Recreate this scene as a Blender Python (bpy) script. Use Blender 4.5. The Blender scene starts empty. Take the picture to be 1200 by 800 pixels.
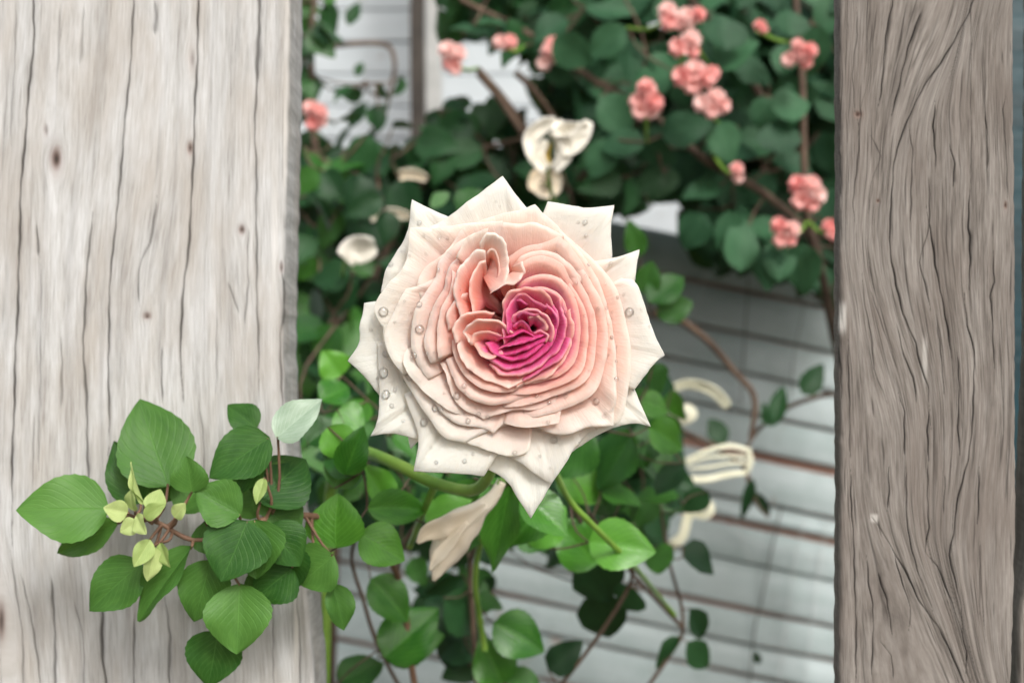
import bpy, bmesh, math, random
import numpy as np
from mathutils import Vector, Matrix, noise
from mathutils.bvhtree import BVHTree

R = math.radians
scene = bpy.context.scene
COL = scene.collection
random.seed(7)

# ------------------------------------------------------------------ camera
CAM_H = 1.15
FPX = 1200 * 50.0 / 36.0            # focal length in photo pixels
ROSE_D = 0.556
cam_data = bpy.data.cameras.new('camera')
cam = bpy.data.objects.new('camera', cam_data)
COL.objects.link(cam)
cam.location = (0, 0, CAM_H)
cam.rotation_euler = (R(90), 0, 0)
cam_data.lens = 50; cam_data.sensor_width = 36; cam_data.sensor_fit = 'HORIZONTAL'
cam_data.clip_start = 0.02; cam_data.clip_end = 500
cam_data.dof.use_dof = True
cam_data.dof.focus_distance = ROSE_D - 0.004
cam_data.dof.aperture_fstop = 8.5
scene.camera = cam

# ------------------------------------------------------------------ light
SUN_EL, SUN_AZ = R(40), R(158)      # azimuth clockwise from +Y: behind the camera, to the right
world = bpy.data.worlds.new('World'); scene.world = world
world.use_nodes = True
wn = world.node_tree.nodes; wl = world.node_tree.links
sky = wn.new('ShaderNodeTexSky'); sky.sky_type = 'NISHITA'
sky.sun_disc = False; sky.sun_elevation = SUN_EL; sky.sun_rotation = SUN_AZ
sky.air_density = 1.0; sky.dust_density = 6.0; sky.ozone_density = 0.6
hsv = wn.new('ShaderNodeHueSaturation'); hsv.inputs['Saturation'].default_value = 0.45
wl.new(sky.outputs[0], hsv.inputs['Color'])
wl.new(hsv.outputs[0], wn['Background'].inputs['Color'])
wn['Background'].inputs['Strength'].default_value = 0.15
sd = bpy.data.lights.new('sun', 'SUN'); sun = bpy.data.objects.new('sun', sd); COL.objects.link(sun)
sd.energy = 1.3; sd.angle = R(11); sd.color = (1.0, 0.99, 0.975)
sdir = Vector((math.sin(SUN_AZ) * math.cos(SUN_EL), math.cos(SUN_AZ) * math.cos(SUN_EL), math.sin(SUN_EL)))
sun.rotation_euler = sdir.to_track_quat('Z', 'Y').to_euler()
sun.location = sdir * 5
scene.view_settings.view_transform = 'Standard'
scene.view_settings.look = 'None'
scene.view_settings.gamma = 1.0
scene.view_settings.use_curve_mapping = False
scene.view_settings.exposure = 0.2
scene.render.engine = 'CYCLES'
scene.cycles.use_denoising = True
scene.cycles.max_bounces = 10
scene.cycles.transmission_bounces = 8

# ------------------------------------------------------------------ helpers
def P(px, py, d):
    """photo pixel at a known distance -> world point"""
    return Vector(((px - 600) / FPX * d, d, CAM_H - (py - 400) / FPX * d))

def s2l(c):
    return tuple(((v / 255) / 12.92 if v / 255 <= 0.04045 else ((v / 255 + 0.055) / 1.055) ** 2.4) for v in c)

def mesh_obj(name, verts, faces, mat, parent=None, smooth=True):
    me = bpy.data.meshes.new(name)
    me.from_pydata([tuple(v) for v in verts], [], faces)
    if smooth:
        me.shade_smooth()
    if mat: me.materials.append(mat)
    o = bpy.data.objects.new(name, me); COL.objects.link(o)
    if parent:
        o.parent = parent
        o.matrix_basis = Matrix.Translation(-root_loc(parent))
    return o

def root_loc(o):
    loc = Vector((0, 0, 0))
    while o:
        loc = loc + o.location; o = o.parent
    return loc

def place(o, parent, M):
    """give a child its world matrix (parents here are only ever translated)"""
    o.parent = parent
    o.matrix_basis = Matrix.Translation(-root_loc(parent)) @ M

def tag(o, label, cat, group=None, kind=None):
    o['label'] = label
    if cat: o['category'] = cat
    if group: o['group'] = group
    if kind: o['kind'] = kind
    return o

def thing(name, loc, label, cat, group=None):
    o = bpy.data.objects.new(name, None); COL.objects.link(o)
    o.location = loc; o.empty_display_size = 0.02
    return tag(o, label, cat, group)

class NT:
    """tiny node-tree helper"""
    def __init__(s, name):
        s.m = bpy.data.materials.new(name); s.m.use_nodes = True
        s.n = s.m.node_tree.nodes; s.l = s.m.node_tree.links
        s.b = s.n['Principled BSDF']
    def new(s, t, **kw):
        n = s.n.new(t)
        for k, v in kw.items(): setattr(n, k, v)
        return n
    def link(s, a, b): s.l.new(a, b)
    def ramp(s, fac, stops):
        r = s.new('ShaderNodeValToRGB')
        while len(r.color_ramp.elements) < len(stops): r.color_ramp.elements.new(0.5)
        for e, (p, c) in zip(r.color_ramp.elements, stops):
            e.position = p; e.color = (*c, 1) if len(c) == 3 else c
        s.link(fac, r.inputs[0]); return r.outputs[0]
    def math(s, op, a, b=None):
        m = s.new('ShaderNodeMath', operation=op)
        for i, v in enumerate((a, b)):
            if v is None: continue
            if isinstance(v, (int, float)): m.inputs[i].default_value = v
            else: s.link(v, m.inputs[i])
        return m.outputs[0]
    def mix(s, fac, a, b, mode='MIX'):
        m = s.new('ShaderNodeMix', data_type='RGBA', blend_type=mode)
        for i, v in ((0, fac), (6, a), (7, b)):
            if isinstance(v, (int, float)): m.inputs[i].default_value = v
            elif isinstance(v, tuple): m.inputs[i].default_value = (*v[:3], 1)
            else: s.link(v, m.inputs[i])
        return m.outputs[2]
    def noise(s, vec, scale, detail=4, rough=0.55):
        t = s.new('ShaderNodeTexNoise'); t.inputs['Scale'].default_value = scale
        t.inputs['Detail'].default_value = detail; t.inputs['Roughness'].default_value = rough
        if vec is not None: s.link(vec, t.inputs['Vector'])
        return t.outputs['Fac']
    def mapping(s, vec, scale, loc=(0, 0, 0)):
        m = s.new('ShaderNodeMapping'); m.inputs['Scale'].default_value = scale
        m.inputs['Location'].default_value = loc
        s.link(vec, m.inputs['Vector']); return m.outputs[0]
    def bump(s, h, strength, dist=0.001):
        b = s.new('ShaderNodeBump'); b.inputs['Strength'].default_value = strength
        b.inputs['Distance'].default_value = dist
        s.link(h, b.inputs['Height']); s.link(b.outputs[0], s.b.inputs['Normal']); return b.outputs[0]
    def translucent(s, col, fac, normal=None):
        t = s.new('ShaderNodeBsdfTranslucent')
        if isinstance(col, tuple): t.inputs[0].default_value = (*col, 1)
        else: s.link(col, t.inputs[0])
        mx = s.new('ShaderNodeMixShader'); mx.inputs[0].default_value = fac
        s.link(s.b.outputs[0], mx.inputs[1]); s.link(t.outputs[0], mx.inputs[2])
        s.link(mx.outputs[0], s.n['Material Output'].inputs['Surface'])

# ------------------------------------------------------------------ materials
def m_petal(name, sat=1.0):
    t = NT(name)
    a = t.new('ShaderNodeVertexColor', layer_name='pigment')
    uv = t.new('ShaderNodeUVMap')
    v1 = t.noise(t.mapping(uv.outputs[0], (42, 3.0, 1)), 1.0, 3)
    v2 = t.noise(t.mapping(uv.outputs[0], (7, 7, 1)), 1.0, 3)
    c = t.mix(t.math('MULTIPLY', t.math('SUBTRACT', v1, 0.42), 0.3), a.outputs[0], (0.97, 0.94, 0.9))
    t.link(c, t.b.inputs['Base Color'])
    t.b.inputs['Roughness'].default_value = 0.5
    t.b.inputs['Specular IOR Level'].default_value = 0.35
    t.b.inputs['Sheen Weight'].default_value = 0.1
    t.bump(t.math('ADD', v1, t.math('MULTIPLY', v2, 2.4)), 0.24, 0.0009)
    t.b.inputs['Subsurface Weight'].default_value = 0.4
    t.b.inputs['Subsurface Radius'].default_value = (1.0, 0.55, 0.4)
    t.b.inputs['Subsurface Scale'].default_value = 0.0035
    t.translucent(c, 0.3)
    return t.m

def m_leaf(name, dark, light, back=0.25, rough=0.35, vein=0.35, spec=0.5, var=0.35):
    t = NT(name)
    uv = t.new('ShaderNodeUVMap')
    oi = t.new('ShaderNodeObjectInfo')
    sep = t.new('ShaderNodeSeparateXYZ'); t.link(uv.outputs[0], sep.inputs[0])
    ax = t.math('ABSOLUTE', sep.outputs[0])
    # side veins: slanted stripes meeting at the midrib
    sv = t.math('SINE', t.math('MULTIPLY', t.math('SUBTRACT', sep.outputs[1], t.math('MULTIPLY', ax, 0.55)), 52.0))
    sv = t.math('POWER', t.math('MAXIMUM', sv, 0.0), 6.0)
    mid = t.math('MAXIMUM', t.math('SUBTRACT', 1.0, t.math('MULTIPLY', ax, 30.0)), 0.0)
    vv = t.math('MAXIMUM', t.math('MULTIPLY', sv, 0.45), mid)
    loc = t.new('ShaderNodeVectorMath', operation='ADD'); t.link(uv.outputs[0], loc.inputs[0])
    cmb = t.new('ShaderNodeCombineXYZ'); t.link(t.math('MULTIPLY', oi.outputs['Random'], 40), cmb.inputs[2])
    t.link(cmb.outputs[0], loc.inputs[1])
    n = t.noise(loc.outputs[0], 3.2, 5)
    f = t.math('ADD', t.math('MULTIPLY', n, 0.55), t.math('MULTIPLY', oi.outputs['Random'], 0.62))
    c = t.ramp(f, [(0.25, dark), (0.9, light)])
    c = t.mix(t.math('MULTIPLY', vv, vein), c, tuple(min(1, x * 1.9 + 0.02) for x in light))
    t.link(c, t.b.inputs['Base Color'])
    t.b.inputs['Roughness'].default_value = rough
    t.b.inputs['Specular IOR Level'].default_value = spec
    fine = t.noise(loc.outputs[0], 30, 3)
    h = t.math('ADD', t.math('MULTIPLY', vv, -1.0), t.math('MULTIPLY', fine, 0.5))
    t.bump(h, 0.35, 0.0006)
    tc = t.mix(0.5, c, (0.25, 0.42, 0.05))
    t.translucent(tc, back)
    return t.m

def m_stem(name, c1, c2, rough=0.6, scale=60):
    t = NT(name)
    g = t.new('ShaderNodeTexCoord')
    n = t.noise(g.outputs['Object'], scale, 5)
    t.link(t.ramp(n, [(0.3, c1), (0.7, c2)]), t.b.inputs['Base Color'])
    t.b.inputs['Roughness'].default_value = rough
    t.bump(n, 0.4, 0.001)
    return t.m

def m_wood(name, lo, mid, hi, crack, tint):
    """weathered timber: UV follows the grain, 'crack' attribute holds dirt in checks"""
    t = NT(name)
    uv = t.new('ShaderNodeUVMap')
    a = t.new('ShaderNodeVertexColor', layer_name='crack')
    sp = t.new('ShaderNodeSeparateColor'); t.link(a.outputs[0], sp.inputs[0])
    g1 = t.noise(t.mapping(uv.outputs[0], (240, 12.0, 1)), 1.0, 6, 0.7)
    g2 = t.noise(t.mapping(uv.outputs[0], (46, 5.0, 1), (3, 1, 0)), 1.0, 6, 0.65)
    g3 = t.noise(t.mapping(uv.outputs[0], (22, 6.0, 1), (7, 5, 0)), 1.0, 5, 0.6)
    g4 = t.noise(t.mapping(uv.outputs[0], (620, 30, 1)), 1.0, 2, 0.5)
    f = t.math('ADD', t.math('MULTIPLY', g1, 0.34), t.math('ADD', t.math('MULTIPLY', g2, 0.42), t.math('MULTIPLY', g4, 0.24)))
    c = t.ramp(f, [(0.36, lo), (0.48, mid), (0.60, hi)])
    c = t.mix(t.math('MULTIPLY', t.ramp(g3, [(0.42, (0, 0, 0)), (0.66, (1, 1, 1))]), 0.55), c, tint, 'MIX')
    c = t.mix(sp.outputs[1], c, s2l((120, 88, 76)))          # knots
    c = t.mix(sp.outputs[2], c, s2l((214, 211, 205)))        # bleached, bare patches
    c = t.mix(sp.outputs[0], c, crack)
    t.link(c, t.b.inputs['Base Color'])
    t.b.inputs['Roughness'].default_value = 0.85
    t.b.inputs['Specular IOR Level'].default_value = 0.2
    t.bump(t.math('ADD', t.math('MULTIPLY', g1, 0.8), t.math('MULTIPLY', g4, 0.5)), 0.55, 0.0012)
    return t.m

def m_paint(name, base, dirt, under, amount=0.5, rough=0.7, axis=(3, 60, 60)):
    """chalky paint on a board: streaks, stains and worn patches"""
    t = NT(name)
    tc = t.new('ShaderNodeTexCoord'); oi = t.new('ShaderNodeObjectInfo')
    off = t.new('ShaderNodeVectorMath', operation='ADD'); t.link(tc.outputs['Object'], off.inputs[0])
    cmb = t.new('ShaderNodeCombineXYZ')
    for i in range(3): t.link(t.math('MULTIPLY', oi.outputs['Random'], 31.0 + 7 * i), cmb.inputs[i])
    t.link(cmb.outputs[0], off.inputs[1])
    n1 = t.noise(t.mapping(off.outputs[0], axis), 1.0, 6, 0.6)
    n2 = t.noise(off.outputs[0], 14, 5, 0.65)
    n3 = t.noise(off.outputs[0], 45, 4, 0.6)
    c = t.mix(t.math('MULTIPLY', t.ramp(n1, [(0.4, (0, 0, 0)), (0.75, (1, 1, 1))]), amount), base, dirt)
    c = t.mix(t.math('MULTIPLY', t.ramp(n2, [(0.45, (0, 0, 0)), (0.7, (1, 1, 1))]), amount), c, dirt)
    c = t.mix(t.ramp(t.math('ADD', t.math('MULTIPLY', n3, 0.5), t.math('MULTIPLY', n2, 0.5)), [(0.6, (0, 0, 0)), (0.68, (0.8, 0.8, 0.8))]), c, under)
    t.link(c, t.b.inputs['Base Color'])
    t.b.inputs['Roughness'].default_value = rough
    t.bump(t.math('ADD', n1, n3), 0.35, 0.002)
    return t.m

MAT = {}
MAT['petal'] = m_petal('rose_petal')
MAT['leaf_front'] = m_leaf('front_leaf', s2l((36, 80, 28)), s2l((86, 132, 58)), back=0.22, rough=0.45, vein=0.2, spec=0.25)
MAT['leaf_bright'] = m_leaf('bright_leaf', s2l((36, 104, 24)), s2l((104, 172, 60)), back=0.25, rough=0.3, vein=0.35, spec=0.6)
MAT['leaf_pale'] = m_leaf('pale_leaf', s2l((150, 178, 96)), s2l((196, 214, 140)), back=0.3, rough=0.5, vein=0.25)
MAT['leaf_dark'] = m_leaf('dark_leaf', s2l((16, 48, 28)), s2l((40, 84, 44)), back=0.1, rough=0.5, vein=0.2, spec=0.35)  # pigment darkened further to stand in for shade from foliage above the climber
MAT['leaf_blue'] = m_leaf('bush_leaf', s2l((26, 64, 42)), s2l((64, 108, 74)), back=0.1, rough=0.55, vein=0.28, spec=0.28)
MAT['leaf_mid'] = m_leaf('mid_leaf', s2l((28, 80, 28)), s2l((70, 128, 48)), back=0.2, rough=0.4, vein=0.3, spec=0.5)
MAT['leaf_glare'] = m_leaf('glare_leaf', s2l((112, 146, 108)), s2l((178, 198, 178)), back=0.15, rough=0.25, vein=0.2, spec=0.6)  # white glare on one leaf, painted in as a pale silvery colour
MAT['stem_green'] = m_stem('green_stem', s2l((96, 140, 48)), s2l((140, 178, 74)), 0.45)
MAT['stem_brown'] = m_stem('brown_stem', s2l((74, 58, 48)), s2l((118, 98, 82)), 0.8)
MAT['stem_red'] = m_stem('reddish_twig', s2l((104, 74, 60)), s2l((142, 112, 88)), 0.7)
MAT['wood_pale'] = m_wood('pale_weathered_wood', s2l((146, 143, 140)), s2l((184, 184, 182)), s2l((205, 206, 206)), s2l((58, 54, 50)), s2l((168, 160, 150)))
MAT['wood_brown'] = m_wood('brown_weathered_wood', s2l((84, 79, 74)), s2l((126, 120, 114)), s2l((154, 149, 143)), s2l((22, 19, 18)), s2l((118, 109, 102)))
MAT['slat'] = m_paint('whitewashed_slat', s2l((184, 196, 197)), s2l((140, 157, 155)), s2l((146, 130, 120)), 0.6)
MAT['board'] = m_paint('white_board', s2l((192, 200, 204)), s2l((168, 178, 182)), s2l((150, 146, 142)), 0.4)
MAT['backing'] = m_stem('red_brown_backing', s2l((168, 122, 108)), s2l((204, 164, 148)), 0.9, 20)
MAT['post_dark'] = m_stem('dark_post_wood', s2l((38, 36, 32)), s2l((70, 64, 58)), 0.85, 30)
MAT['post_light'] = m_stem('grey_post_wood', s2l((158, 160, 158)), s2l((192, 194, 192)), 0.85, 30)
MAT['teal'] = m_paint('teal_paint', s2l((12, 62, 72)), s2l((6, 34, 42)), s2l((70, 116, 126)), 0.8, 0.3)
MAT['soil'] = m_stem('garden_soil', s2l((60, 52, 44)), s2l((104, 96, 82)), 0.95, 9)
MAT['wire_dark'] = m_stem('dark_wire', s2l((84, 86, 84)), s2l((120, 120, 116)), 0.6, 50)
MAT['wire_light'] = m_stem('galvanised_wire', s2l((176, 182, 182)), s2l((206, 210, 210)), 0.5, 50)
MAT['cream'] = m_stem('cream_petal', s2l((214, 214, 184)), s2l((236, 234, 212)), 0.55, 25)
MAT['tan'] = m_stem('withered_petal', s2l((240, 222, 192)), s2l((251, 244, 228)), 0.6, 30)
MAT['ivory'] = m_stem('ivory_petal', s2l((240, 234, 218)), s2l((252, 249, 240)), 0.6, 40)
MAT['yellow'] = m_stem('yellow_stamen', s2l((214, 182, 70)), s2l((240, 214, 120)), 0.7, 90)

tt = NT('pink_floret'); oi = tt.new('ShaderNodeObjectInfo'); tc = tt.new('ShaderNodeTexCoord')
nn = tt.noise(tc.outputs['Object'], 130, 3)
cc = tt.ramp(tt.math('ADD', tt.math('MULTIPLY', nn, 0.5), tt.math('MULTIPLY', oi.outputs['Random'], 0.5)),
             [(0.25, s2l((246, 168, 164))), (0.5, s2l((252, 198, 192))), (0.8, s2l((255, 230, 224)))])
tt.link(cc, tt.b.inputs['Base Color']); tt.b.inputs['Roughness'].default_value = 0.6
tt.translucent(cc, 0.25); MAT['pink'] = tt.m

tt = NT('water_drop'); tt.b.inputs['Base Color'].default_value = (1, 1, 1, 1)
tt.b.inputs['Transmission Weight'].default_value = 1.0; tt.b.inputs['IOR'].default_value = 1.33
tt.b.inputs['Roughness'].default_value = 0.0
tr = tt.new('ShaderNodeBsdfTransparent'); mx = tt.new('ShaderNodeMixShader'); mx.inputs[0].default_value = 0.62
tt.link(tt.b.outputs[0], mx.inputs[1]); tt.link(tr.outputs[0], mx.inputs[2])
gl = tt.new('ShaderNodeBsdfGlossy'); gl.inputs['Roughness'].default_value = 0.06
fr = tt.new('ShaderNodeFresnel'); fr.inputs['IOR'].default_value = 1.5
mx2 = tt.new('ShaderNodeMixShader'); tt.link(fr.outputs[0], mx2.inputs[0]); tt.link(mx.outputs[0], mx2.inputs[1]); tt.link(gl.outputs[0], mx2.inputs[2])
tt.link(mx2.outputs[0], tt.n['Material Output'].inputs['Surface']); MAT['water'] = tt.m

# ------------------------------------------------------------------ ground
g = mesh_obj('ground', [(-60, -60, 0), (60, -60, 0), (60, 60, 0), (-60, 60, 0)], [(0, 1, 2, 3)], MAT['soil'], smooth=False)
tag(g, 'brown garden soil under the plants and boards', 'ground', kind='structure'); del g['category']

# ------------------------------------------------------------------ boxes / tubes
def box_verts(x0, x1, y0, y1, z0, z1):
    return [(x, y, z) for z in (z0, z1) for y in (y0, y1) for x in (x0, x1)]
BOXF = [(0, 2, 3, 1), (4, 5, 7, 6), (0, 1, 5, 4), (2, 6, 7, 3), (0, 4, 6, 2), (1, 3, 7, 5)]

def bevel_box(name, size, bev, mat, seed=0, jitter=0.0):
    bm = bmesh.new()
    bmesh.ops.create_cube(bm, size=1.0)
    for v in bm.verts: v.co = Vector((v.co.x * size[0], v.co.y * size[1], v.co.z * size[2]))
    bmesh.ops.bevel(bm, geom=list(bm.edges), offset=bev, segments=2, affect='EDGES', profile=0.5)
    me = bpy.data.meshes.new(name); bm.to_mesh(me); bm.free(); me.materials.append(mat)
    return me

def catmull(pts, n):
    pts = [Vector(p) for p in pts]
    if len(pts) == 2: return [pts[0].lerp(pts[1], i / n) for i in range(n + 1)]
    out = []
    ext = [pts[0] * 2 - pts[1]] + pts + [pts[-1] * 2 - pts[-2]]
    m = len(pts) - 1
    for i in range(n + 1):
        f = i / n * m; k = min(int(f), m - 1); t = f - k
        p0, p1, p2, p3 = ext[k:k + 4]
        out.append(0.5 * ((2 * p1) + (p2 - p0) * t + (2 * p0 - 5 * p1 + 4 * p2 - p3) * t * t + (3 * p1 - p0 - 3 * p2 + p3) * t ** 3))
    return out

def tube_geo(pts, r0, r1, seg=7, V=None, F=None):
    V = [] if V is None else V; F = [] if F is None else F
    n = len(pts); base = len(V); up = Vector((0.31, 0.2, 0.93))
    for i, p in enumerate(pts):
        d = (pts[min(i + 1, n - 1)] - pts[max(i - 1, 0)])
        if d.length < 1e-9: d = Vector((0, 0, 1))
        d.normalize(); a = d.cross(up)
        if a.length < 1e-3: a = d.cross(Vector((1, 0, 0)))
        a.normalize(); b = d.cross(a)
        r = r0 + (r1 - r0) * i / max(1, n - 1)
        for k in range(seg):
            th = 2 * math.pi * k / seg
            V.append(p + (a * math.cos(th) + b * math.sin(th)) * r)
    for i in range(n - 1):
        for k in range(seg):
            q = base + i * seg; k2 = (k + 1) % seg
            F.append((q + k, q + k2, q + seg + k2, q + seg + k))
    F.append(tuple(base + k for k in range(seg))); F.append(tuple(base + (n - 1) * seg + k for k in reversed(range(seg))))
    return V, F

def tube(name, pts, r0, r1, mat, parent=None, n=18, seg=7):
    V, F = tube_geo(catmull(pts, n), r0, r1, seg)
    return mesh_obj(name, V, F, mat, parent)

# ------------------------------------------------------------------ white board wall (far) and posts
WALL_D = 1.72
wall = thing('board_wall', (0, WALL_D, 0), 'white painted wall of narrow horizontal boards behind the climbing plants', 'wall')
wall_me = [bevel_box('wall_board', (5.6, 0.016, 0.0372), 0.0022, MAT['board']) for _ in range(1)]
z = 0.02; k = 0
edges_px = [51, 91, 125]
pitch = 37.5 / FPX * WALL_D
z_ref = CAM_H - (51 - 400) / FPX * WALL_D
k0 = int(z_ref / pitch)
for i in range(-k0, 14):
    zc = z_ref + (i + 0.5) * pitch
    if zc < 0.02: continue
    o = bpy.data.objects.new('wall_board', wall_me[0]); COL.objects.link(o)
    dy = random.uniform(-0.0015, 0.0015)
    place(o, wall, Matrix.Translation((0.12 * math.sin(i * 3.1), WALL_D + dy, zc + random.uniform(-.0006, .0006))) @ Matrix.Rotation(random.uniform(-.0012, .0012), 4, 'Y'))
bk = mesh_obj('backing_panel', box_verts(-2.7, 2.7, WALL_D + 0.013, WALL_D + 0.03, 0.0, z_ref + 13.5 * pitch), BOXF, MAT['post_dark'], wall, smooth=False)

def post(name, px0, px1, d, th, mat, label, top=-260):
    x0 = (px0 - 600) / FPX * d; x1 = (px1 - 600) / FPX * d
    ztop = CAM_H - (top - 400) / FPX * d
    rows = 40; V = []; F = []
    ring = [(0, 0), (0.12, -0.02), (0.88, -0.02), (1, 0), (1, 1), (0, 1)]
    for r in range(rows + 1):
        zz = ztop * r / rows
        wob = 0.0015 * noise.noise(Vector((zz * 5, px0, 0)))
        for (a, b) in ring:
            V.append((x0 + (x1 - x0) * a + wob + 0.001 * noise.noise(Vector((zz * 22, a * 3, px0))), d + th * b, zz))
    m = len(ring)
    for r in range(rows):
        for c in range(m):
            c2 = (c + 1) % m
            F.append((r * m + c, r * m + c2, (r + 1) * m + c2, (r + 1) * m + c))
    F.append(tuple(reversed(range(m)))); F.append(tuple(rows * m + c for c in range(m)))
    o = mesh_obj(name, V, F, mat, smooth=False)
    return tag(o, label, 'post')
post('wooden_post', 481, 497, 1.55, 0.03, MAT['post_dark'], 'slim dark weathered post in front of the white board wall')
post('wooden_post', 499, 517, 1.60, 0.03, MAT['post_light'], 'slim pale grey post beside the dark post at the board wall')

# ------------------------------------------------------------------ sloping slatted screen (middle distance)
SCR_D = 1.36
scr = thing('slatted_screen', (0.18, SCR_D, 0), 'whitewashed slatted screen with sloping boards and red brown gaps', 'screen')
SL = 0.205                                        # slope of the slats
ang = math.atan(SL)
bounds = [(312, 2), (363, 2.4), (414, 3), (460, 1.8), (506, 2), (553, 11), (608, 2), (634, 6), (680, 2), (734, 2), (774, 6), (812, 2)]
yy = 812
while yy < 1900:
    yy += random.choice((46, 50, 54)); bounds.append((yy, random.choice((3, 3, 4, 7))))
K = SCR_D / FPX
LEN = 1.15
xm = 760                                           # photo column of the slat centre
ca, sa = math.cos(ang), math.sin(ang)
for (ya, ga), (yb, gb) in zip(bounds[:-1], bounds[1:]):
    h = ((yb - gb / 2) - (ya + ga / 2)) * K * ca
    yc = ((ya + ga / 2) + (yb - gb / 2)) / 2 + (xm - 975) * SL
    c = P(xm, yc, SCR_D)
    if c.z < 0.16: break
    # a slat: slightly tilted face with a rounded upper lip, uneven along its length
    n = 26; V = []; F = []
    prof = [(0.0, -h / 2), (-0.0045, -h / 2 + 0.0015), (-0.0060, -h / 2 + 0.005), (-0.0015, h / 2 - 0.004), (-0.0005, h / 2 - 0.001), (0.002, h / 2), (0.004, h / 2), (0.004, -h / 2)]
    sdv = random.uniform(0, 99)
    for i in range(n + 1):
        s = (i / n - 0.5) * LEN
        for (yo, zo) in prof:
            w = 0.0013 * noise.noise(Vector((s * 9, zo * 60, sdv))) + 0.0007 * noise.noise(Vector((s * 30, zo * 90, sdv)))
            ez = w * (1 if abs(zo) > h * 0.4 else 0)
            V.append((s, yo + w, zo + ez + 0.0035 * noise.noise(Vector((s * 3.1, 0.5, sdv * .05)))))
    m = len(prof)
    for i in range(n):
        for k in range(m):
            k2 = (k + 1) % m
            F.append((i * m + k, (i + 1) * m + k, (i + 1) * m + k2, i * m + k2))
    F.append(tuple(range(m))); F.append(tuple(n * m + k for k in reversed(range(m))))
    o = mesh_obj('slat', V, F, MAT['slat'])
    o.data.set_sharp_from_angle(angle=R(40))
    place(o, scr, Matrix.Translation(c) @ Matrix.Rotation(ang, 4, 'Y'))
# backing and two battens behind the slats; battens stand on the soil
x0 = (xm - 600) * K
V = []
for yo in (0.0058, 0.02):
    for (s, off) in ((-LEN / 2 + .01, 318), (LEN / 2 - .01, 318)):
        q = P(xm, off + (xm - 975) * SL, SCR_D)
        V.append((q.x + s * ca, SCR_D + yo, q.z - s * sa))
    for s in (-LEN / 2 + .01, LEN / 2 - .01):
        V.append((q.x + s * ca, SCR_D + yo, 0.12))
mesh_obj('backing_panel', V, [(0, 1, 3, 2), (4, 6, 7, 5), (0, 2, 6, 4), (1, 5, 7, 3), (0, 4, 5, 1), (2, 3, 7, 6)], MAT['backing'], scr, smooth=False)
for s in (-0.42, 0.42):
    mesh_obj('batten', box_verts(x0 + s - .02, x0 + s + .02, SCR_D + .021, SCR_D + .05, 0, CAM_H + 0.1 - (s * 0.2) - 0.1), BOXF, MAT['stem_brown'], scr, smooth=False)

# wire netting strung on the screen
net = thing('wire_netting', (0.22, SCR_D - 0.012, 0), 'thin strands of wire netting hanging over the slatted screen', 'netting')
for (pts, mt, r) in [([(877, 285), (876, 340), (871, 420), (868, 480)], 'wire_dark', .0007),
                     ([(943, 350), (937, 385), (930, 415), (926, 470)], 'wire_dark', .0006),
                     ([(917, 590), (905, 640), (893, 700), (884, 740), (876, 830)], 'wire_dark', .0009),
                     ([(832, 300), (820, 350), (806, 420), (797, 470)], 'wire_light', .0005),
                     ([(877, 400), (868, 440), (862, 480)], 'wire_light', .0005),
                     ([(945, 600), (931, 660), (920, 740), (912, 810)], 'wire_light', .0005),
                     ([(972, 600), (958, 680), (948, 760), (940, 820)], 'wire_light', .0005),
                     ([(860, 600), (872, 640), (880, 660)], 'wire_light', .0004),
                     ([(830, 590), (860, 622), (905, 642), (975, 655)], 'wire_light', .0004),
                     ([(780, 480), (772, 560), (768, 640)], 'wire_light', .0004)]:
    tube('wire', [P(x, y, SCR_D - 0.012) for x, y in pts], r, r, MAT[mt], net, n=16, seg=5)

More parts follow.
